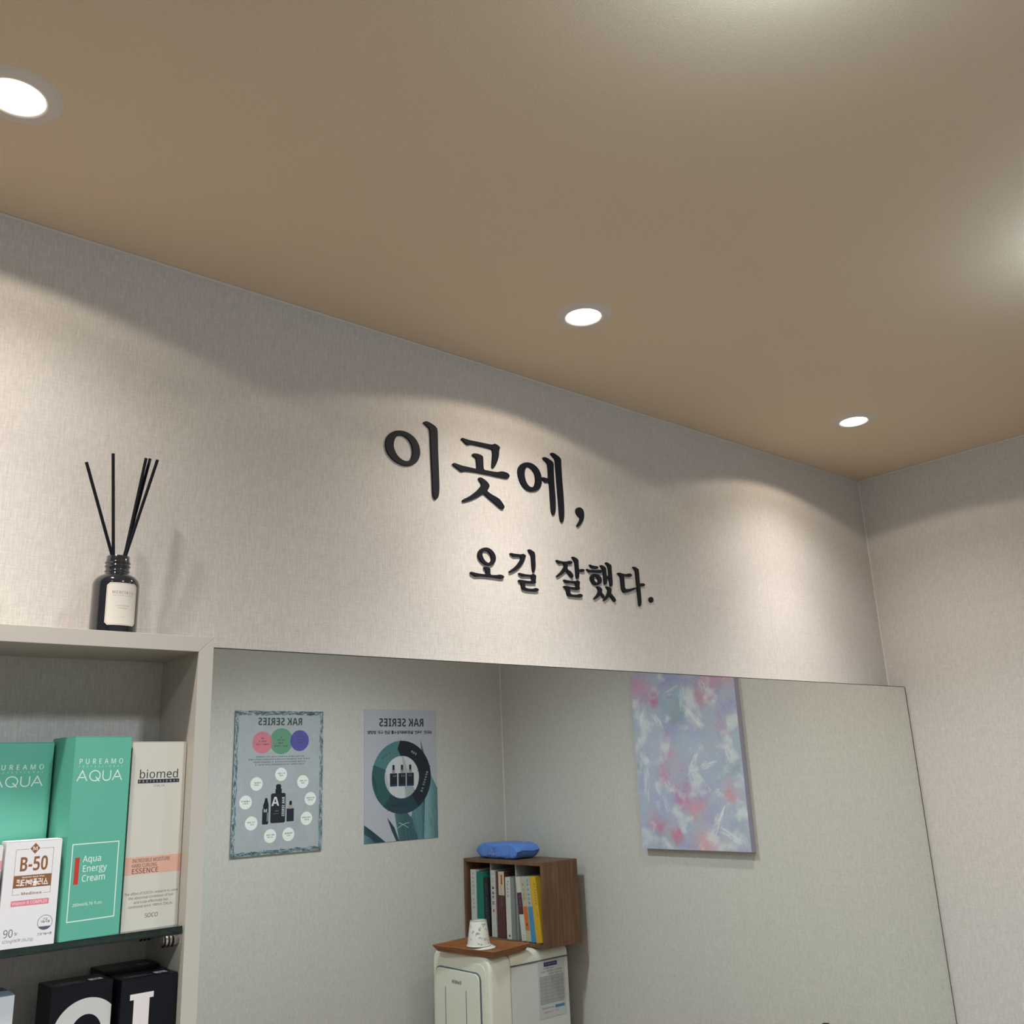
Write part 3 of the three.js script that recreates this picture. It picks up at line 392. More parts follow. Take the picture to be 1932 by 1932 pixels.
// ---------------------------------------------------------------- posters on the opposite wall (seen in the mirror)
function sheet(name, label, category, x0, x1, y0, y1, thick, tex, edge) {
  const w = x1 - x0, h = y1 - y0, g = new THREE.BoxGeometry(w, h, thick), e = std(edge, .7), f = new THREE.MeshStandardMaterial({ map: tex, roughness: .55 });
  const t = thing(name, label, category, [(x0 + x1) / 2, EYE + y0, DEPTH - thick / 2 - .0004], Math.PI);
  mesh('panel', g.translate(0, h / 2, 0), [e, e, e, e, f, e], t); return t;
}
const P1 = canvasTex(1024, 1446, (c, w, h) => {
  const u = d => (1 - d) * w, m = w / .2937;         // d: fraction from the left as the mirror shows it; m: pixels a metre
  c.fillStyle = '#aaadb2'; c.fillRect(0, 0, w, h);
  for (let i = 0; i < 900; i++) { c.globalAlpha = .05; c.fillStyle = rnd() < .5 ? '#c0c2c4' : '#95999f'; c.beginPath(); c.ellipse(rr(0, w), rr(0, h), rr(10, 60), rr(10, 60), rr(0, 3), 0, 7); c.fill(); }
  const cols = ['#2d4d58', '#3f6670', '#223d4a', '#6f8f93', '#1c3340'];
  for (let i = 0; i < 1100; i++) {
    c.globalAlpha = .5; c.strokeStyle = cols[Math.floor(rnd() * 5)]; c.lineWidth = rr(3, 10); const s = Math.floor(rnd() * 4), b = rr(0, 38), a = rnd(), l = rr(15, 60); let x, y, dx, dy;
    if (s === 0) { x = a * w; y = b; dx = l; dy = rr(-6, 12); } else if (s === 1) { x = a * w; y = h - b; dx = l; dy = rr(-12, 6); } else if (s === 2) { x = b; y = a * h; dx = rr(-5, 8); dy = l; } else { x = w - b; y = a * h; dx = rr(-8, 5); dy = l; }
    c.beginPath(); c.moveTo(x, y); c.lineTo(x + dx, y + dy); c.stroke();
  }
  c.globalAlpha = 1; c.fillStyle = '#24433f'; fitText(c, 'RAK SERIES', u(.755), h * .102, w * .51, h * .052, 'bold SIZE sans-serif');
  const disc = (d, v, r, col, al) => { c.globalAlpha = al; c.fillStyle = col; c.beginPath(); c.arc(u(d), v * h, r * m, 0, 7); c.fill(); c.globalAlpha = 1; };
  disc(.512, .218, .0385, '#5f9173', .95); disc(.30, .226, .0325, '#d6707e', .85); disc(.722, .215, .0315, '#48409a', .85);
  c.fillStyle = '#3d2f3f';
  for (const [d, v, ws] of [[.30, .226, [.03, .08, .14]], [.512, .218, [.03, .09, .07, .14]], [.722, .215, [.03, .10, .05]]]) ws.forEach((q, i) => greek(c, u(d) - q * w / 2, h * (v - .035 + i * .021), q * w, h * .013));
  c.fillStyle = '#3b4448'; [[.5, .55], [.5, .7], [.5, .6], [.5, .56]].forEach(([d, q], i) => greek(c, u(d) - q * w / 2, h * (.322 + i * .0185), q * w, h * .0115));
  for (const [x, y] of [[660, 850], [920, 935], [1010, 1137], [960, 1370], [742, 1558], [527, 1580], [312, 1435], [250, 1190], [375, 968]]) {
    const v = (y - 75) / 1710, L = 150 - 72 * v, R = 1180 - 35 * v, d = (x - L) / (R - L); const vv = v + (d - .5) * .06 * v;
    disc(d, vv, .0195, '#eceae6', 1); c.fillStyle = '#2b2f33'; greek(c, u(d) - .045 * w, h * (vv - .012), .09 * w, h * .011); greek(c, u(d) - .028 * w, h * (vv + .004), .056 * w, h * .010);
  }
  const R = (d0, d1, v0, v1, col, r = 8) => { c.fillStyle = col; c.beginPath(); c.roundRect(u(d1), v0 * h, (d1 - d0) * w, (v1 - v0) * h, r); c.fill(); };
  R(.412, .575, .585, .79, '#161b26', 18); R(.46, .53, .552, .59, '#10141d'); R(.465, .523, .522, .556, '#0d1119', 20);
  R(.322, .39, .685, .795, '#161b26', 14); R(.33, .39, .655, .69, '#0d1119'); c.fillStyle = '#0d1119'; c.beginPath(); c.moveTo(u(.335), h * .66); c.lineTo(u(.387), h * .66); c.lineTo(u(.372), h * .615); c.lineTo(u(.35), h * .615); c.fill();
  R(.59, .672, .695, .785, '#1b2030', 6); R(.61, .655, .668, .697, '#a8988c'); R(.619, .648, .642, .672, '#0d1119', 12);
  c.fillStyle = '#d8d8da'; fitText(c, 'A', u(.505), h * .672, w * .085, h * .062, 'bold SIZE sans-serif');
  c.save(); c.translate(u(.565), h * .612); c.rotate(Math.PI / 2); fitText(c, 'RAK SERIES', 0, 0, h * .135, h * .02, 'bold SIZE sans-serif'); c.restore();
  c.fillStyle = '#cfcfd2'; fitText(c, 'M', u(.376), h * .712, w * .042, h * .022, 'bold SIZE sans-serif'); c.fillStyle = '#8b8d95'; c.fillRect(u(.5), h * .705, w * .04, h * .004); c.fillRect(u(.5), h * .725, w * .06, h * .002); c.fillRect(u(.385), h * .715, w * .012, h * .06);
});
sheet('poster', 'grey poster with three coloured circles and teal brushed border', 'poster', -1.032, -.7383, -.1874, .2277, .005, P1, '#8a9090');
const P2 = canvasTex(1024, 1483, (c, w, h) => {
  const u = d => (1 - d) * w; c.fillStyle = '#b3b2bd'; c.fillRect(0, 0, w, h);
  // aloe leaves
  const leaf = (pts, c0, c1) => { const g = c.createLinearGradient(u(pts[0]), 0, u(pts[2]), 0); g.addColorStop(0, c0); g.addColorStop(1, c1); c.fillStyle = g; c.beginPath(); for (let i = 0; i < pts.length; i += 2) c[i ? 'lineTo' : 'moveTo'](u(pts[i]), pts[i + 1] * h); c.closePath(); c.fill(); };
  leaf([.77, .23, .82, .35, .86, .48, .90, .62, .95, .8, .99, 1, .6, 1, .62, .85, .70, .6, .78, .4], '#557d85', '#2f5058');
  leaf([.86, .45, 1, .62, 1, 1, .80, 1, .82, .7], '#7fa0a6', '#4c7078'); leaf([.40, .80, .52, .76, .64, .84, .72, 1, .46, 1], '#4d747c', '#37585f');
  leaf([.30, .82, .40, .90, .46, 1, .42, 1, .36, .92], '#1d3440', '#24404b'); leaf([0, .865, .10, .91, .2, .96, .28, 1, 0, 1], '#2b4a55', '#213b47'); leaf([0, .93, .08, .96, .14, 1, 0, 1], '#5d8087', '#486a72');
  for (let i = 0; i < 240; i++) { c.globalAlpha = .18; c.strokeStyle = rnd() < .5 ? '#8fb0b4' : '#2a4751'; c.lineWidth = rr(2, 7); const x = rr(.5, .98), y = rr(.72, .95); c.beginPath(); c.moveTo(u(x), y * h); c.lineTo(u(x + rr(.0, .03)), (y + rr(.04, .09)) * h); c.stroke(); } c.globalAlpha = 1;
  c.fillStyle = '#1d2d38'; fitText(c, 'RAK SERIES', u(.825), h * .131, w * .63, h * .062, 'bold SIZE sans-serif');
  c.strokeStyle = '#26353f'; hangul(c, '비타민 가득한 알로에베라잎수를 담은 두피 영양템', u(.93), h * .163, w * .0385, w * .0062, 1);
  // ring of arrows
  const cx = u(.505), cy = h * .522, ro = w * .405, ri = w * .235, k = 1.0;
  c.fillStyle = '#c9c8cd'; c.beginPath(); c.arc(cx, cy, ri + 5, 0, 7); c.fill(); c.save(); c.beginPath(); c.arc(cx, cy, ri, 0, 7); c.clip(); leaf([.5, .3, .62, .55, .78, .75, .56, .75], '#a9b0ae', '#98a5a4'); leaf([.28, .45, .36, .7, .42, .8, .24, .7], '#b9b4bb', '#a8a8ae'); c.restore();
  const D = a => Math.PI - a;                         // angle as the mirror shows it
  for (const [a0, a1, col] of [[-2.85, -1.55, '#4d797e'], [2.05, 3.5, '#2c565a'], [.75, 2.25, '#223f4a'], [-.28, .98, '#16222c'], [-1.62, -.12, '#111c27']]) {
    c.fillStyle = col; c.beginPath(); c.arc(cx, cy, ro, D(a0), D(a1), true); c.arc(cx, cy, ri, D(a1), D(a0), false); c.closePath(); c.fill();
    const am = a0 - .14; c.beginPath(); c.moveTo(cx + Math.cos(D(a0 + .02)) * (ro + 22), cy + Math.sin(D(a0 + .02)) * (ro + 22)); c.lineTo(cx + Math.cos(D(am)) * (ro + ri) / 2, cy + Math.sin(D(am)) * (ro + ri) / 2); c.lineTo(cx + Math.cos(D(a0 + .02)) * (ri - 18), cy + Math.sin(D(a0 + .02)) * (ri - 18)); c.closePath(); c.fill();
  }
  for (const [d, v, q, rot, col] of [[.665, .335, .1, -.5, '#b8c0c2'], [.82, .56, .26, 1.2, '#b8c0c2'], [.49, .735, .24, 0, '#0f1e26'], [.155, .60, .28, -1.3, '#12282d'], [.29, .355, .13, .55, '#24454a']]) { c.save(); c.translate(u(d), v * h); c.rotate(rot); c.fillStyle = col; greek(c, -q * w / 2, -14, q * w, 30); c.restore(); }
  for (const d of [.39, .505, .62]) { c.fillStyle = '#151b2c'; c.beginPath(); c.roundRect(u(d) - 50, h * .492, 100, h * .1, 8); c.fill(); c.fillStyle = '#1f3350'; c.fillRect(u(d) - 50, h * .575, 100, h * .017); c.fillStyle = '#9a8f8c'; c.fillRect(u(d) - 21, h * .464, 42, h * .03); c.fillStyle = '#10141d'; c.beginPath(); c.roundRect(u(d) - 15, h * .428, 30, h * .04, 12); c.fill(); c.fillStyle = '#8d90a0'; greek(c, u(d) - 34, h * .505, 60, 26); }
  c.strokeStyle = '#c9d6c8'; c.lineWidth = 5; c.beginPath(); c.moveTo(u(.445), h * .905); c.quadraticCurveTo(u(.52), h * .87, u(.6), h * .87); c.moveTo(u(.455), h * .865); c.quadraticCurveTo(u(.52), h * .88, u(.585), h * .908); c.stroke();
});
sheet('poster', 'lilac poster with dark ring of arrows around three dropper bottles', 'poster', -.5862, -.297, -.1821, .237, .0015, P2, '#b3b2bd');

// ---------------------------------------------------------------- painting on the right wall (seen in the mirror)
{
  const art = canvasTex(1024, 1340, (c, w, h) => {
    const u = d => (1 - d) * w, im = c.createImageData(w, h), mixc = (a, b, t) => { for (let i = 0; i < 3; i++) a[i] += (b[i] - a[i]) * t; };
    const fb = (x, y, z) => noise.noise(x, y, z) + .5 * noise.noise(x * 2.1, y * 2.1, z + 7) + .25 * noise.noise(x * 4.3, y * 4.3, z + 13), st = (a, b, v) => { const t = Math.max(0, Math.min(1, (v - a) / (b - a))); return t * t * (3 - 2 * t); };
    // place as the mirror shows it, size, colour, strength
    const spots = [[.08, .07, .13, [203, 138, 170], .9], [.22, .155, .06, [198, 92, 132], .9], [.78, .08, .10, [196, 124, 158], .8], [.69, .18, .07, [198, 112, 146], .85], [.93, .07, .09, [208, 124, 152], .9], [.34, .46, .08, [206, 132, 150], .8], [.26, .58, .08, [200, 126, 160], .8], [.46, .57, .07, [196, 138, 172], .7], [.42, .72, .09, [186, 96, 156], .85], [.54, .77, .10, [212, 134, 146], .9], [.88, .70, .08, [208, 130, 146], .85], [.18, .86, .09, [194, 104, 136], .9], [.34, .93, .06, [204, 96, 120], .9], [.62, .975, .12, [212, 146, 152], .9], [.86, .36, .06, [196, 140, 166], .6], [.4, .05, .10, [140, 140, 190], .8], [.33, .20, .09, [134, 158, 176], .8], [.45, .25, .09, [120, 146, 154], .8], [.05, .53, .06, [124, 148, 154], .8], [.93, .55, .08, [130, 148, 158], .7], [.93, .86, .08, [140, 164, 178], .7], [.2, .97, .10, [138, 156, 168], .7], [.15, .29, .08, [186, 182, 206], .7], [.6, .34, .10, [158, 150, 196], .7], [.2, .45, .10, [176, 176, 206], .6], [.55, .42, .10, [166, 178, 204], .6], [.25, .75, .10, [150, 158, 202], .7], [.75, .6, .10, [160, 170, 196], .6]];
    for (let y = 0; y < h; y++) for (let x = 0; x < w; x++) {
      const d = 1 - x / w, v = y / h, wx = .055 * fb(d * 7, v * 9, 2), wy = .05 * fb(d * 7 + 4, v * 9, 5), k = [164, 170, 192];
      mixc(k, [150, 144, 190], .8 * st(-.1, .6, fb(d * 4, v * 5.5, 11))); mixc(k, [150, 172, 188], .9 * st(-.05, .6, fb(d * 5, v * 6, 23)));
      for (const [sx, sy, r, col, a] of spots) { const dx = d + wx - sx, dy = (v + wy - sy) * 1.31, q = (dx * dx + dy * dy) / (r * r); if (q < 4) mixc(k, col, a * Math.exp(-q * 1.4)); }
      mixc(k, [214, 214, 218], .22); mixc(k, [214, 216, 216], .75 * st(.05, .7, fb(d * 6 + 2, v * 8, 37))); const f = 1 + .05 * noise.noise(d * 190, v * 60, 3) + .035 * noise.noise(d * 60, v * 200, 8), i = 4 * (y * w + x);
      for (let j = 0; j < 3; j++) im.data[i + j] = Math.max(0, Math.min(255, k[j] * f)); im.data[i + 3] = 255;
    }
    c.putImageData(im, 0, 0);
    const stroke = (d, v, dd, dv, n, col = '#dfe3de') => { for (let i = 0; i < n * 3; i++) { c.globalAlpha = rr(.06, .34); c.strokeStyle = col; c.lineWidth = rr(2, 11); const o = rr(-.024, .024), q = rr(-.016, .016), t0 = rnd() * .7, t1 = t0 + rr(.12, .35); c.beginPath(); c.moveTo(u(d + o + dd * t0), (v + q + dv * t0) * h); c.quadraticCurveTo(u(d + o + dd * (t0 + t1) / 2 + rr(-.02, .02)), (v + q + dv * (t0 + t1) / 2) * h, u(d + o + dd * t1 + rr(-.01, .01)), (v + q + dv * t1) * h); c.stroke(); } };
    for (const a of [[.52, .10, -.02, .14, 16], [.52, .22, .17, .13, 22], [.68, .07, .07, .09, 12], [.12, .22, -.08, .10, 20], [.2, .23, .1, .12, 16], [.62, .47, -.12, .14, 22], [.53, .58, .03, .10, 12], [.55, .58, .25, -.05, 12], [.88, .45, .02, .10, 12], [.74, .68, .08, .05, 12], [.80, .77, -.14, .18, 26], [.74, .88, .2, .08, 22], [.92, .9, .05, .08, 12], [.05, .45, .08, .1, 14], [.1, .54, -.02, .2, 16], [.28, .62, .06, .1, 8, '#ece2d0'], [.24, .70, .06, .12, 12, '#e2e0d6'], [.34, .14, .14, -.04, 10], [.9, .1, .08, -.03, 8], [.65, .65, .06, .04, 6, '#ecd8c0']]) stroke(...a);
    c.globalAlpha = 1;
  });
  const z0 = .5352, z1 = .9306, y0 = -.2204, y1 = .2973, th = .020;
  const t = thing('canvas_painting', 'pastel abstract canvas painting of pink, lilac and blue strokes on the wall', 'painting', [-.0005, EYE + y0, (z0 + z1) / 2], -Math.PI / 2);
  const g = new THREE.BoxGeometry(z1 - z0, y1 - y0, th); g.translate(0, (y1 - y0) / 2, th / 2);
  const e = std(new THREE.Color(.36, .35, .46), .8), f = new THREE.MeshStandardMaterial({ map: art, roughness: .75 }); mesh('canvas', g, [e, e, e, e, f, e], t);
}

// ---------------------------------------------------------------- water dispenser in the far corner (seen in the mirror)
const DT = EYE - .503, DX0 = -.385, DX1 = -.068, DZ0 = 1.235, DZ1 = 1.520;
{
  const t = thing('water_dispenser', 'cream floor standing water dispenser with rounded front in the corner', 'water dispenser', [(DX0 + DX1) / 2, 0, (DZ0 + DZ1) / 2]);
  const W = DZ1 - DZ0, H = DT, hx = (DX1 - DX0) / 2;
  // profile in (z, y), extruded along x
  const rr2 = (w, y0, y1, r) => { const s = new THREE.Shape(); s.moveTo(-w / 2, y0); s.lineTo(w / 2, y0); s.lineTo(w / 2, y1 - r); s.quadraticCurveTo(w / 2, y1, w / 2 - r, y1); s.lineTo(-w / 2 + r, y1); s.quadraticCurveTo(-w / 2, y1, -w / 2, y1 - r); s.closePath(); return s; };
  const front = (s, d, x, bev = .006) => { const g = new THREE.ExtrudeGeometry(s, { depth: d - 2 * bev, bevelEnabled: true, bevelThickness: bev, bevelSize: bev, bevelOffset: -bev, bevelSegments: 4, curveSegments: 14 }); g.translate(0, 0, bev); g.rotateY(-Math.PI / 2); g.translate(x + d, 0, 0); return g; };   // depth now runs towards -x
  mesh('front_cover', front(rr2(W, .03, H, .042), .085, -hx, .010), M.cream, t);
  mesh('body', rbox(-hx + .085, hx, .03, H - .038, -W / 2 + .003, W / 2 - .003, .004), M.sideGrey, t);
  mesh('lid', front(rr2(W - .008, H - .036, H - .002, .030), 2 * hx - .085, -hx + .085, .004), M.cream, t);
  mesh('seam', rbox(-hx + .083, hx - .002, H - .039, H - .035, -W / 2 + .0015, W / 2 - .0015, .001), M.trimDark, t);
  mesh('plinth', rbox(-hx + .015, hx - .005, 0, .031, -W / 2 + .01, W / 2 - .01, .003), M.cream, t);
  const c = -.0;
  mesh('front_recess', front(rr2(W - .034, .10, H - .022, .034), .004, -hx - .0012, .001).translate(0, 0, c), M.cream, t);
  mesh('panel_trim', front(rr2(W - .060, .30, H - .046, .026), .006, -hx - .0045, .001).translate(0, 0, c + .008), M.trimDark, t);
  const door = mesh('front_panel', front(rr2(W - .067, .303, H - .0495, .0235), .008, -hx - .0075, .0015).translate(0, 0, c + .008), M.cream, t);
  for (const z of [.058, -.046]) mesh('indicator_slit', rbox(-hx - .0082, -hx - .0060, H - .205, H - .100, z + .008 - .0012, z + .008 + .0012, .0004, 1), M.trimDark, door);
  const tex = canvasTex(256, 96, (x, w, h) => { x.clearRect(0, 0, w, h); x.fillStyle = '#33363a'; x.translate(w, 0); x.scale(-1, 1); fitText(x, 'HiWell', 6, 78, w - 12, 60, 'bold SIZE sans-serif'); });
  const logo = new THREE.PlaneGeometry(.05, .016); logo.rotateY(-Math.PI / 2); logo.translate(-hx - .0077, H - .082, .008); mesh('logo', logo, new THREE.MeshStandardMaterial({ map: tex, alphaTest: .4, roughness: .5 }), door);
  for (const z of [.058, -.046]) mesh('indicator_mark', rbox(-hx - .0080, -hx - .0062, H - .232, H - .222, z + .008 - .004, z + .008 + .004, .0006, 1), M.trimDark, door);
  const st = canvasTex(512, 760, (x, w, h) => {
    x.fillStyle = '#c2c3c4'; x.fillRect(0, 0, w, h); x.fillStyle = '#2b2f63'; x.fillRect(w * .28, h * .035, w * .5, h * .075); x.fillStyle = '#9fa3c4'; greek(x, w * .33, h * .055, w * .4, h * .035);
    x.fillStyle = '#5a5c60'; greek(x, w * .42, h * .13, w * .4, h * .03); greek(x, w * .1, h * .18, w * .8, h * .035); greek(x, w * .1, h * .23, w * .55, h * .03);
    x.strokeStyle = '#77797c'; x.lineWidth = 3; x.fillStyle = '#a4a6a8'; x.fillRect(w * .06, h * .28, w * .88, h * .48); for (let i = 0; i <= 4; i++) { x.beginPath(); x.moveTo(w * (.06 + .22 * i), h * .28); x.lineTo(w * (.06 + .22 * i), h * .76); x.stroke(); } for (let i = 0; i <= 8; i++) { x.beginPath(); x.moveTo(w * .06, h * (.28 + .06 * i)); x.lineTo(w * .94, h * (.28 + .06 * i)); x.stroke(); }
    x.fillStyle = '#4d7fa8'; x.fillRect(w * .06, h * .81, w * .36, h * .05); x.fillStyle = '#55585c'; greek(x, w * .46, h * .82, w * .48, h * .03); x.fillStyle = '#a85a60'; greek(x, w * .3, h * .89, w * .6, h * .035);
  });
  const sg = new THREE.BoxGeometry(.110, .158, .0006), se = std('#c2c3c4', .7);
  const s = thing('service_sheet', 'printed service record sheet stuck on the side of the water dispenser', 'paper sheet', [-.140, EYE - .700, DZ0 + .003 - .0004 - .0001], Math.PI); mesh('paper', sg.translate(0, .079, 0), [se, se, se, se, new THREE.MeshStandardMaterial({ map: st, roughness: .7 }), se], s);
}

// ---------------------------------------------------------------- wooden cube shelf and books on the dispenser
const QX0 = -.195, QX1 = -.045, QZ0 = 1.196, QZ1 = 1.597, QY0 = DT + .0005, QY1 = EYE - .256, QB = .011;
{
  const t = thing('cube_shelf', 'brown wooden cube bookshelf standing on the water dispenser', 'bookshelf', [QX0, QY0, QZ0]);
  const wm = new THREE.MeshStandardMaterial({ map: walnut, roughness: .55 }), X = QX1 - QX0, Y = QY1 - QY0, Z = QZ1 - QZ0;
  mesh('top_board', metricUV(rbox(0, X, Y - QB, Y, 0, Z, .0008)), wm, t); mesh('bottom_board', metricUV(rbox(0, X, 0, QB, 0, Z, .0008)), wm, t);
  mesh('side_board', metricUV(rbox(0, X, QB, Y - QB, 0, QB, .0008)), wm, t); mesh('side_board', metricUV(rbox(0, X, QB, Y - QB, Z - QB, Z, .0008)), wm, t);
  mesh('back_board', metricUV(box(X - .006, X - .001, QB, Y - QB, QB, Z - QB)), wm, t);
  const grey = std(new THREE.Color(.28, .28, .27), .6);
  for (const z of [1.4665, 1.3385]) mesh('divider', rbox(.012, X - .006, QB, Y - QB, z - QZ0 - .0028, z - QZ0 + .0028, .0006, 1), grey, t);
}
const pages = std(new THREE.Color(.6, .57, .5), .9);
// spine centre z, thickness, height, lean (radians), spine x, depth, cover colour, label, print
const spine = (bg, draw) => new THREE.MeshStandardMaterial({ roughness: .55, map: canvasTex(96, 640, (c, w, h) => { c.fillStyle = bg; c.fillRect(0, 0, w, h); draw?.(c, w, h); }) });
const runDown = (c, w, y0, y1, col, s) => { c.save(); c.translate(w * .5 + s / 2, y0); c.rotate(Math.PI / 2); c.fillStyle = col; greek(c, 0, 0, y1 - y0, s); c.restore(); };
const inner0 = QY0 + QB + .0004;
const books = [
  [1.5535, .029, .200, 0, '#c4c2bb', 'white book at the wall side of the cube shelf', (c, w, h) => { runDown(c, w, h * .05, h * .6, '#8a8a86', w * .4); }],
  [1.5180, .035, .194, 0, '#126f63', 'teal green book between a white and a black book', null],
  [1.4835, .024, .177, .02, '#15181c', 'short black book left of the first grey divider', (c, w, h) => runDown(c, w, h * .1, h * .85, '#4a4d52', w * .35)],
  [1.4490, .0235, .202, 0, '#bdbab3', 'white book with black brush lettering and a red dot', (c, w, h) => { runDown(c, w, h * .04, h * .2, '#8b8782', w * .3); runDown(c, w, h * .24, h * .58, '#1d1d1f', w * .5); c.fillStyle = '#b3252a'; c.beginPath(); c.arc(w * .5, h * .61, w * .16, 0, 7); c.fill(); runDown(c, w, h * .86, h * .96, '#8b8782', w * .25); }],
  [1.4115, .041, .200, 0, '#4d2a2e', 'maroon book with cream top on its spine', (c, w, h) => { c.fillStyle = '#c2b69a'; c.fillRect(0, 0, w * .72, h * .36); c.fillStyle = '#b5482a'; c.fillRect(w * .22, h * .05, w * .2, h * .15); runDown(c, w * .8, h * .22, h * .34, '#8a7e66', w * .22); runDown(c, w * .7, h * .4, h * .55, '#7b6468', w * .2); }],
  [1.3735, .0240, .184, 0, '#c4c2b8', 'thin white book right of the maroon book', (c, w, h) => { runDown(c, w, h * .1, h * .34, '#6e7a84', w * .4); c.fillStyle = '#2a2a2c'; c.fillRect(w * .3, h * .06, w * .2, h * .02); c.fillRect(w * .3, h * .93, w * .3, h * .03); }],
  [1.3515, .0180, .184, .0, '#7d7f7d', 'plain grey book beside the second grey divider', null],
  [1.3020, .0215, .188, .112, '#c6c1b8', 'white book with plum block leaning beside the orange book', (c, w, h) => { c.fillStyle = '#4f2339'; c.fillRect(0, h * .25, w, h * .34); runDown(c, w, h * .3, h * .5, '#8a6a7c', w * .3); runDown(c, w, h * .88, h * .97, '#77736c', w * .25); }],
  [1.2790, .0220, .189, .112, '#b0a88e', 'beige book with orange block on its leaning spine', (c, w, h) => { runDown(c, w, h * .1, h * .4, '#7f7a68', w * .4); c.fillStyle = '#c4682a'; c.beginPath(); c.roundRect(w * .1, h * .46, w * .85, h * .37, 20); c.fill(); c.fillStyle = '#1c1410'; c.beginPath(); c.arc(w * .55, h * .74, w * .12, 0, 7); c.fill(); }],
  [1.2565, .0215, .191, .112, '#a8a9a4', 'grey book with blue lower half leaning on the yellow book', (c, w, h) => { runDown(c, w, h * .04, h * .42, '#6a6f74', w * .45); c.fillStyle = '#3d84b0'; c.fillRect(0, h * .46, w, h * .54); }],
  [1.2302, .0275, .192, .112, '#c79d24', 'yellow book leaning at the open end of the cube shelf', (c, w, h) => { runDown(c, w * .6, h * .1, h * .42, '#6b5a1c', w * .26); runDown(c, w * .6, h * .55, h * .6, '#6b5a1c', w * .2); }],
];
for (const [z, th, hh, lean, col, label, draw] of books) {
  const d = .118, t = thing('book', label, 'book', [QX0 + .006, inner0 + Math.sin(Math.abs(lean)) * th / 2, z], 0, 'books in the cube shelf');
  t.rotation.x = lean;                                // tops fall towards the far wall
  const cov = std(col, .6), sm = spine(col, draw);
  const shape = (z0, z1, y0, y1, x0, x1) => { const g = new THREE.BoxGeometry(x1 - x0, y1 - y0, z1 - z0); g.translate((x0 + x1) / 2, (y0 + y1) / 2, (z0 + z1) / 2); return g; };
  mesh('spine', shape(-th / 2, th / 2, 0, hh, 0, .0016), [cov, sm, cov, cov, cov, cov], t);
  mesh('cover', shape(-th / 2, -th / 2 + .0012, 0, hh, .0016, d), cov, t); mesh('cover', shape(th / 2 - .0012, th / 2, 0, hh, .0016, d), cov, t);
  mesh('pages', shape(-th / 2 + .0012, th / 2 - .0012, .002, hh - .002, .0016, d - .003), pages, t);
}

// ---------------------------------------------------------------- pack of wipes on the cube shelf
{
  const t = thing('wipes_pack', 'crumpled blue pack of wet wipes on top of the cube shelf', 'wipes pack', [-.118, QY1, 1.452]);
  const L = .108, Wd = .052, H = .055, nu = 64, nv = 48, pos = [], uv = [], idx = [];
  for (let j = 0; j <= nv; j++) for (let i = 0; i <= nu; i++) {
    const a = i / nu * 2 - 1, b = j / nv * Math.PI * 2, e = Math.pow(Math.abs(a), 12), k = 1 - e, sq = (v, p) => Math.sign(v) * Math.pow(Math.abs(v), p);
    let x = sq(Math.cos(b), .36) * Wd * (1 - .06 * e), y = sq(Math.sin(b), .40) * H / 2 * (k * .92 + .03) * (1 - .12 * a * a), z = a * L;
    const n = noise.noise(x * 60 + 3, y * 40, z * 34) * .005 + noise.noise(x * 130, y * 90, z * 120 + 4) * .0022; x += n * k; y += n * .7 * (Math.sin(b) > -.3 ? 1 : .1) * k + (a < -.6 ? .006 * (a + .6) * Math.sin(x * 90) : 0); z += noise.noise(x * 50, y * 70, 9) * .006 * e;
    pos.push(x, Math.max(-H / 2 + .003, y) + H / 2 - .003, z); uv.push(i / nu, j / nv);
  }
  for (let j = 0; j < nv; j++) for (let i = 0; i < nu; i++) { const a = j * (nu + 1) + i, b = a + nu + 1; idx.push(a, a + 1, b, a + 1, b + 1, b); }
  const g = new THREE.BufferGeometry(); g.setAttribute('position', new THREE.Float32BufferAttribute(pos, 3)); g.setAttribute('uv', new THREE.Float32BufferAttribute(uv, 2)); g.setIndex(idx); g.computeVertexNormals();
  const blue = new THREE.MeshPhysicalMaterial({ color: new THREE.Color(.10, .22, .62), roughness: .38, side: THREE.DoubleSide });
  mesh('pack', g, blue, t);
  const flap = mesh('lid_flap', rbox(-.026, .026, 0, .002, -.034, .034, .001), std(new THREE.Color(.13, .27, .68), .35), t); flap.position.set(.002, H - .0065, .012);
  const tex = canvasTex(256, 128, (c, w, h) => { c.clearRect(0, 0, w, h); c.fillStyle = '#a9b9ea'; greek(c, 10, h * .55, w - 20, h * .26); c.strokeStyle = '#a9b9ea'; c.lineWidth = 6; c.beginPath(); c.moveTo(w * .44, h * .38); c.lineTo(w * .52, h * .1); c.lineTo(w * .62, h * .38); c.stroke(); });
  const lg = new THREE.PlaneGeometry(.05, .025); lg.rotateY(-Math.PI / 2); const lm = mesh('print', lg, new THREE.MeshStandardMaterial({ map: tex, alphaTest: .4, roughness: .4, side: THREE.DoubleSide }), t); lm.position.set(-Wd - .0055, .021, .012);
}

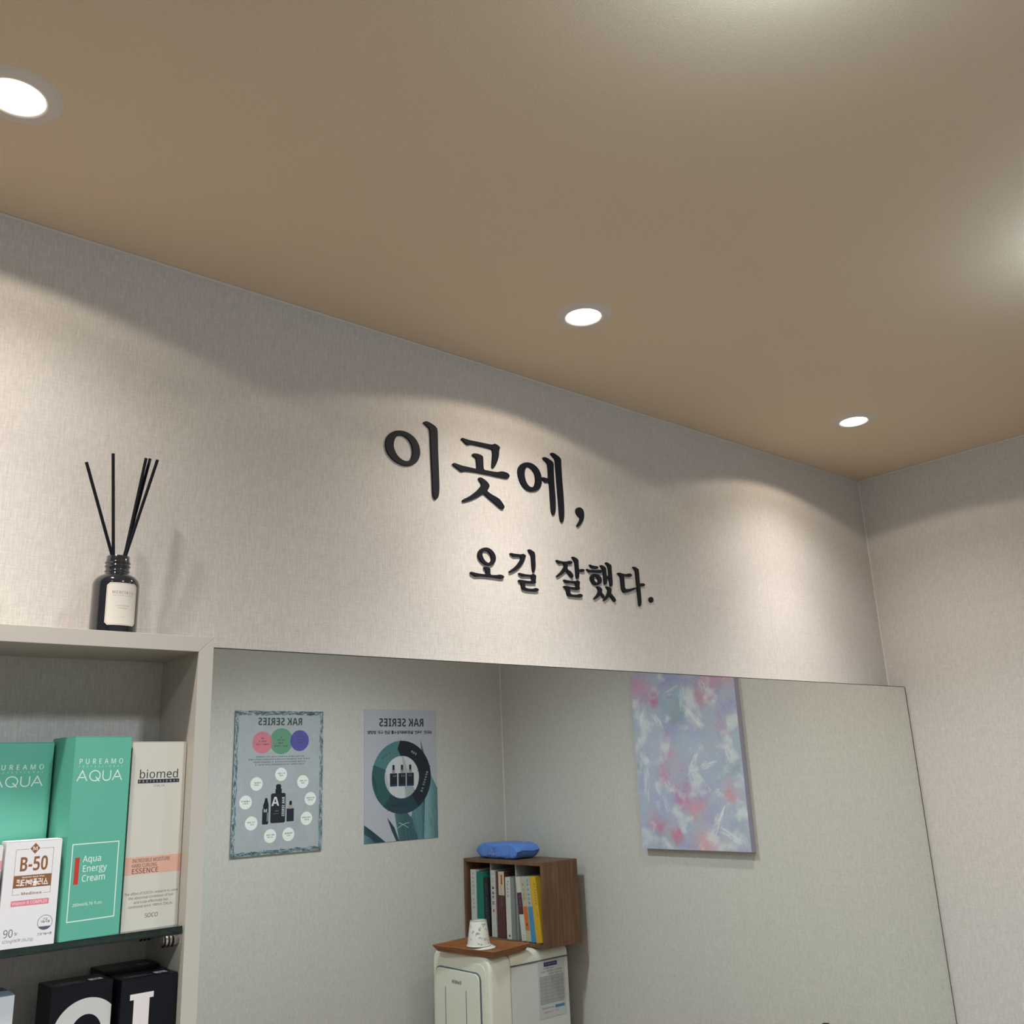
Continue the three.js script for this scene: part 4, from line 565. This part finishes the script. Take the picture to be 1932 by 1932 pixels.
// ---------------------------------------------------------------- tray and paper cup
{
  const cx = -.326, cz = 1.347, turn = -.14, W = .130, D = .083, H = .019;   // half sizes along z and x
  const t = thing('wooden_tray', 'brown wooden serving tray on top of the water dispenser', 'tray', [cx, DT + .0002, cz], turn);
  const wm = new THREE.MeshStandardMaterial({ map: trayWood, roughness: .5 });
  mesh('base', metricUV(rbox(-D + .012, D - .012, 0, .005, -W + .012, W - .012, .001)), wm, t);
  // flared rim: outer foot, outer lip, inner lip, inner foot
  const loops = [[.013, 0], [.0012, H - .0015], [.0022, H], [.0065, H - .0005], [.019, .0048]].map(([o, y]) => [[-D + o, y, -W + o], [D - o, y, -W + o], [D - o, y, W - o], [-D + o, y, W - o]]), q = [];
  for (let k = 0; k < loops.length; k++) for (let i = 0; i < 4; i++) { const A = loops[k][i], B = loops[k][(i + 1) % 4], E = loops[(k + 1) % loops.length][i], G = loops[(k + 1) % loops.length][(i + 1) % 4]; q.push(...A, ...E, ...B, ...B, ...E, ...G); }
  const rg = new THREE.BufferGeometry(); rg.setAttribute('position', new THREE.Float32BufferAttribute(q, 3)); rg.computeVertexNormals(); mesh('rim', metricUV(rg), wm, t);
  const cupX = -.325, cupZ = 1.358, cy = DT + .0055;
  const lid = new THREE.LatheGeometry([[0, 0], [.040, 0], [.0415, .0015], [.041, .003], [.036, .004], [.033, .007], [0, .0075]].map(p => new THREE.Vector2(...p)), 40);
  single('cup_saucer', lid, M.white, 'white flat saucer under the paper cup', 'saucer', [cupX + .008, cy, cupZ - .006]);
  const print = canvasTex(1024, 512, (c, w, h) => { c.fillStyle = '#e7e3da'; c.fillRect(0, 0, w, h); c.strokeStyle = '#5d5a58'; c.lineWidth = 5; for (let i = 0; i < 46; i++) { const x = rr(20, w - 20), y = rr(50, h - 40), s = rr(14, 30), k = Math.floor(rnd() * 3); c.beginPath(); if (k === 0) c.arc(x, y, s * .6, 0, 6.3); else if (k === 1) for (let a = 0; a < 5; a++) { c.moveTo(x, y); c.lineTo(x + Math.cos(a * 1.257) * s, y + Math.sin(a * 1.257) * s); } else { c.moveTo(x - s, y); c.quadraticCurveTo(x, y - s, x + s * .6, y); c.lineTo(x, y + s); } c.stroke(); } });
  const cup = thing('paper_cup', 'white patterned paper cup standing upside down on the tray', 'cup', [cupX, cy + .0076, cupZ]);
  mesh('wall', new THREE.CylinderGeometry(.0255, .0355, .070, 48, 1, true).translate(0, .037, 0), new THREE.MeshStandardMaterial({ map: print, roughness: .6, side: THREE.DoubleSide }), cup);
  mesh('base', new THREE.CylinderGeometry(.0248, .0248, .002, 40).translate(0, .069, 0), M.white, cup);
  mesh('rim', new THREE.TorusGeometry(.0358, .0018, 10, 48).rotateX(Math.PI / 2).translate(0, .0018, 0), M.white, cup);
  mesh('base_edge', new THREE.TorusGeometry(.0253, .0008, 8, 48).rotateX(Math.PI / 2).translate(0, .0722, 0), std(new THREE.Color(.3, .29, .28), .6), cup);
}

// ---------------------------------------------------------------- counter below the mirror with a black pump bottle (only its tip shows in the mirror)
{
  const cy = EYE - .86, t = thing('counter', 'narrow grey counter along the wall below the mirror', 'counter', [CABX, 0, 0]);
  mesh('top', rbox(0, -CABX - .002, cy - .03, cy - .0005, .001, .38, .002), M.cabinet, t);
  for (const x of [.03, -CABX - .06]) mesh('leg', rbox(x, x + .03, 0, cy - .03, .03, .35, .002), M.cabinet, t);
  const b = thing('pump_bottle', 'black pump bottle whose tip shows at the lower mirror edge', 'bottle', [-.1535, cy, .280]);
  const H = .86 - .5765; mesh('body', new THREE.LatheGeometry([[0, 0], [.032, 0], [.034, .002], [.034, H - .11], [.030, H - .095], [.014, H - .085], [.014, H - .06], [0, H - .06]].map(p => new THREE.Vector2(...p)), 40), M.black, b);
  mesh('pump', new THREE.LatheGeometry([[.005, H - .06], [.005, H - .02], [.012, H - .018], [.0115, H - .006], [.008, H], [0, H + .0005]].map(p => new THREE.Vector2(...p)), 24), M.black, b);
  const n = new THREE.CylinderGeometry(.004, .0055, .04, 12).rotateZ(Math.PI / 2).translate(-.026, H - .013, 0); mesh('spout', n, M.black, b);
}

renderer.render(scene, camera);
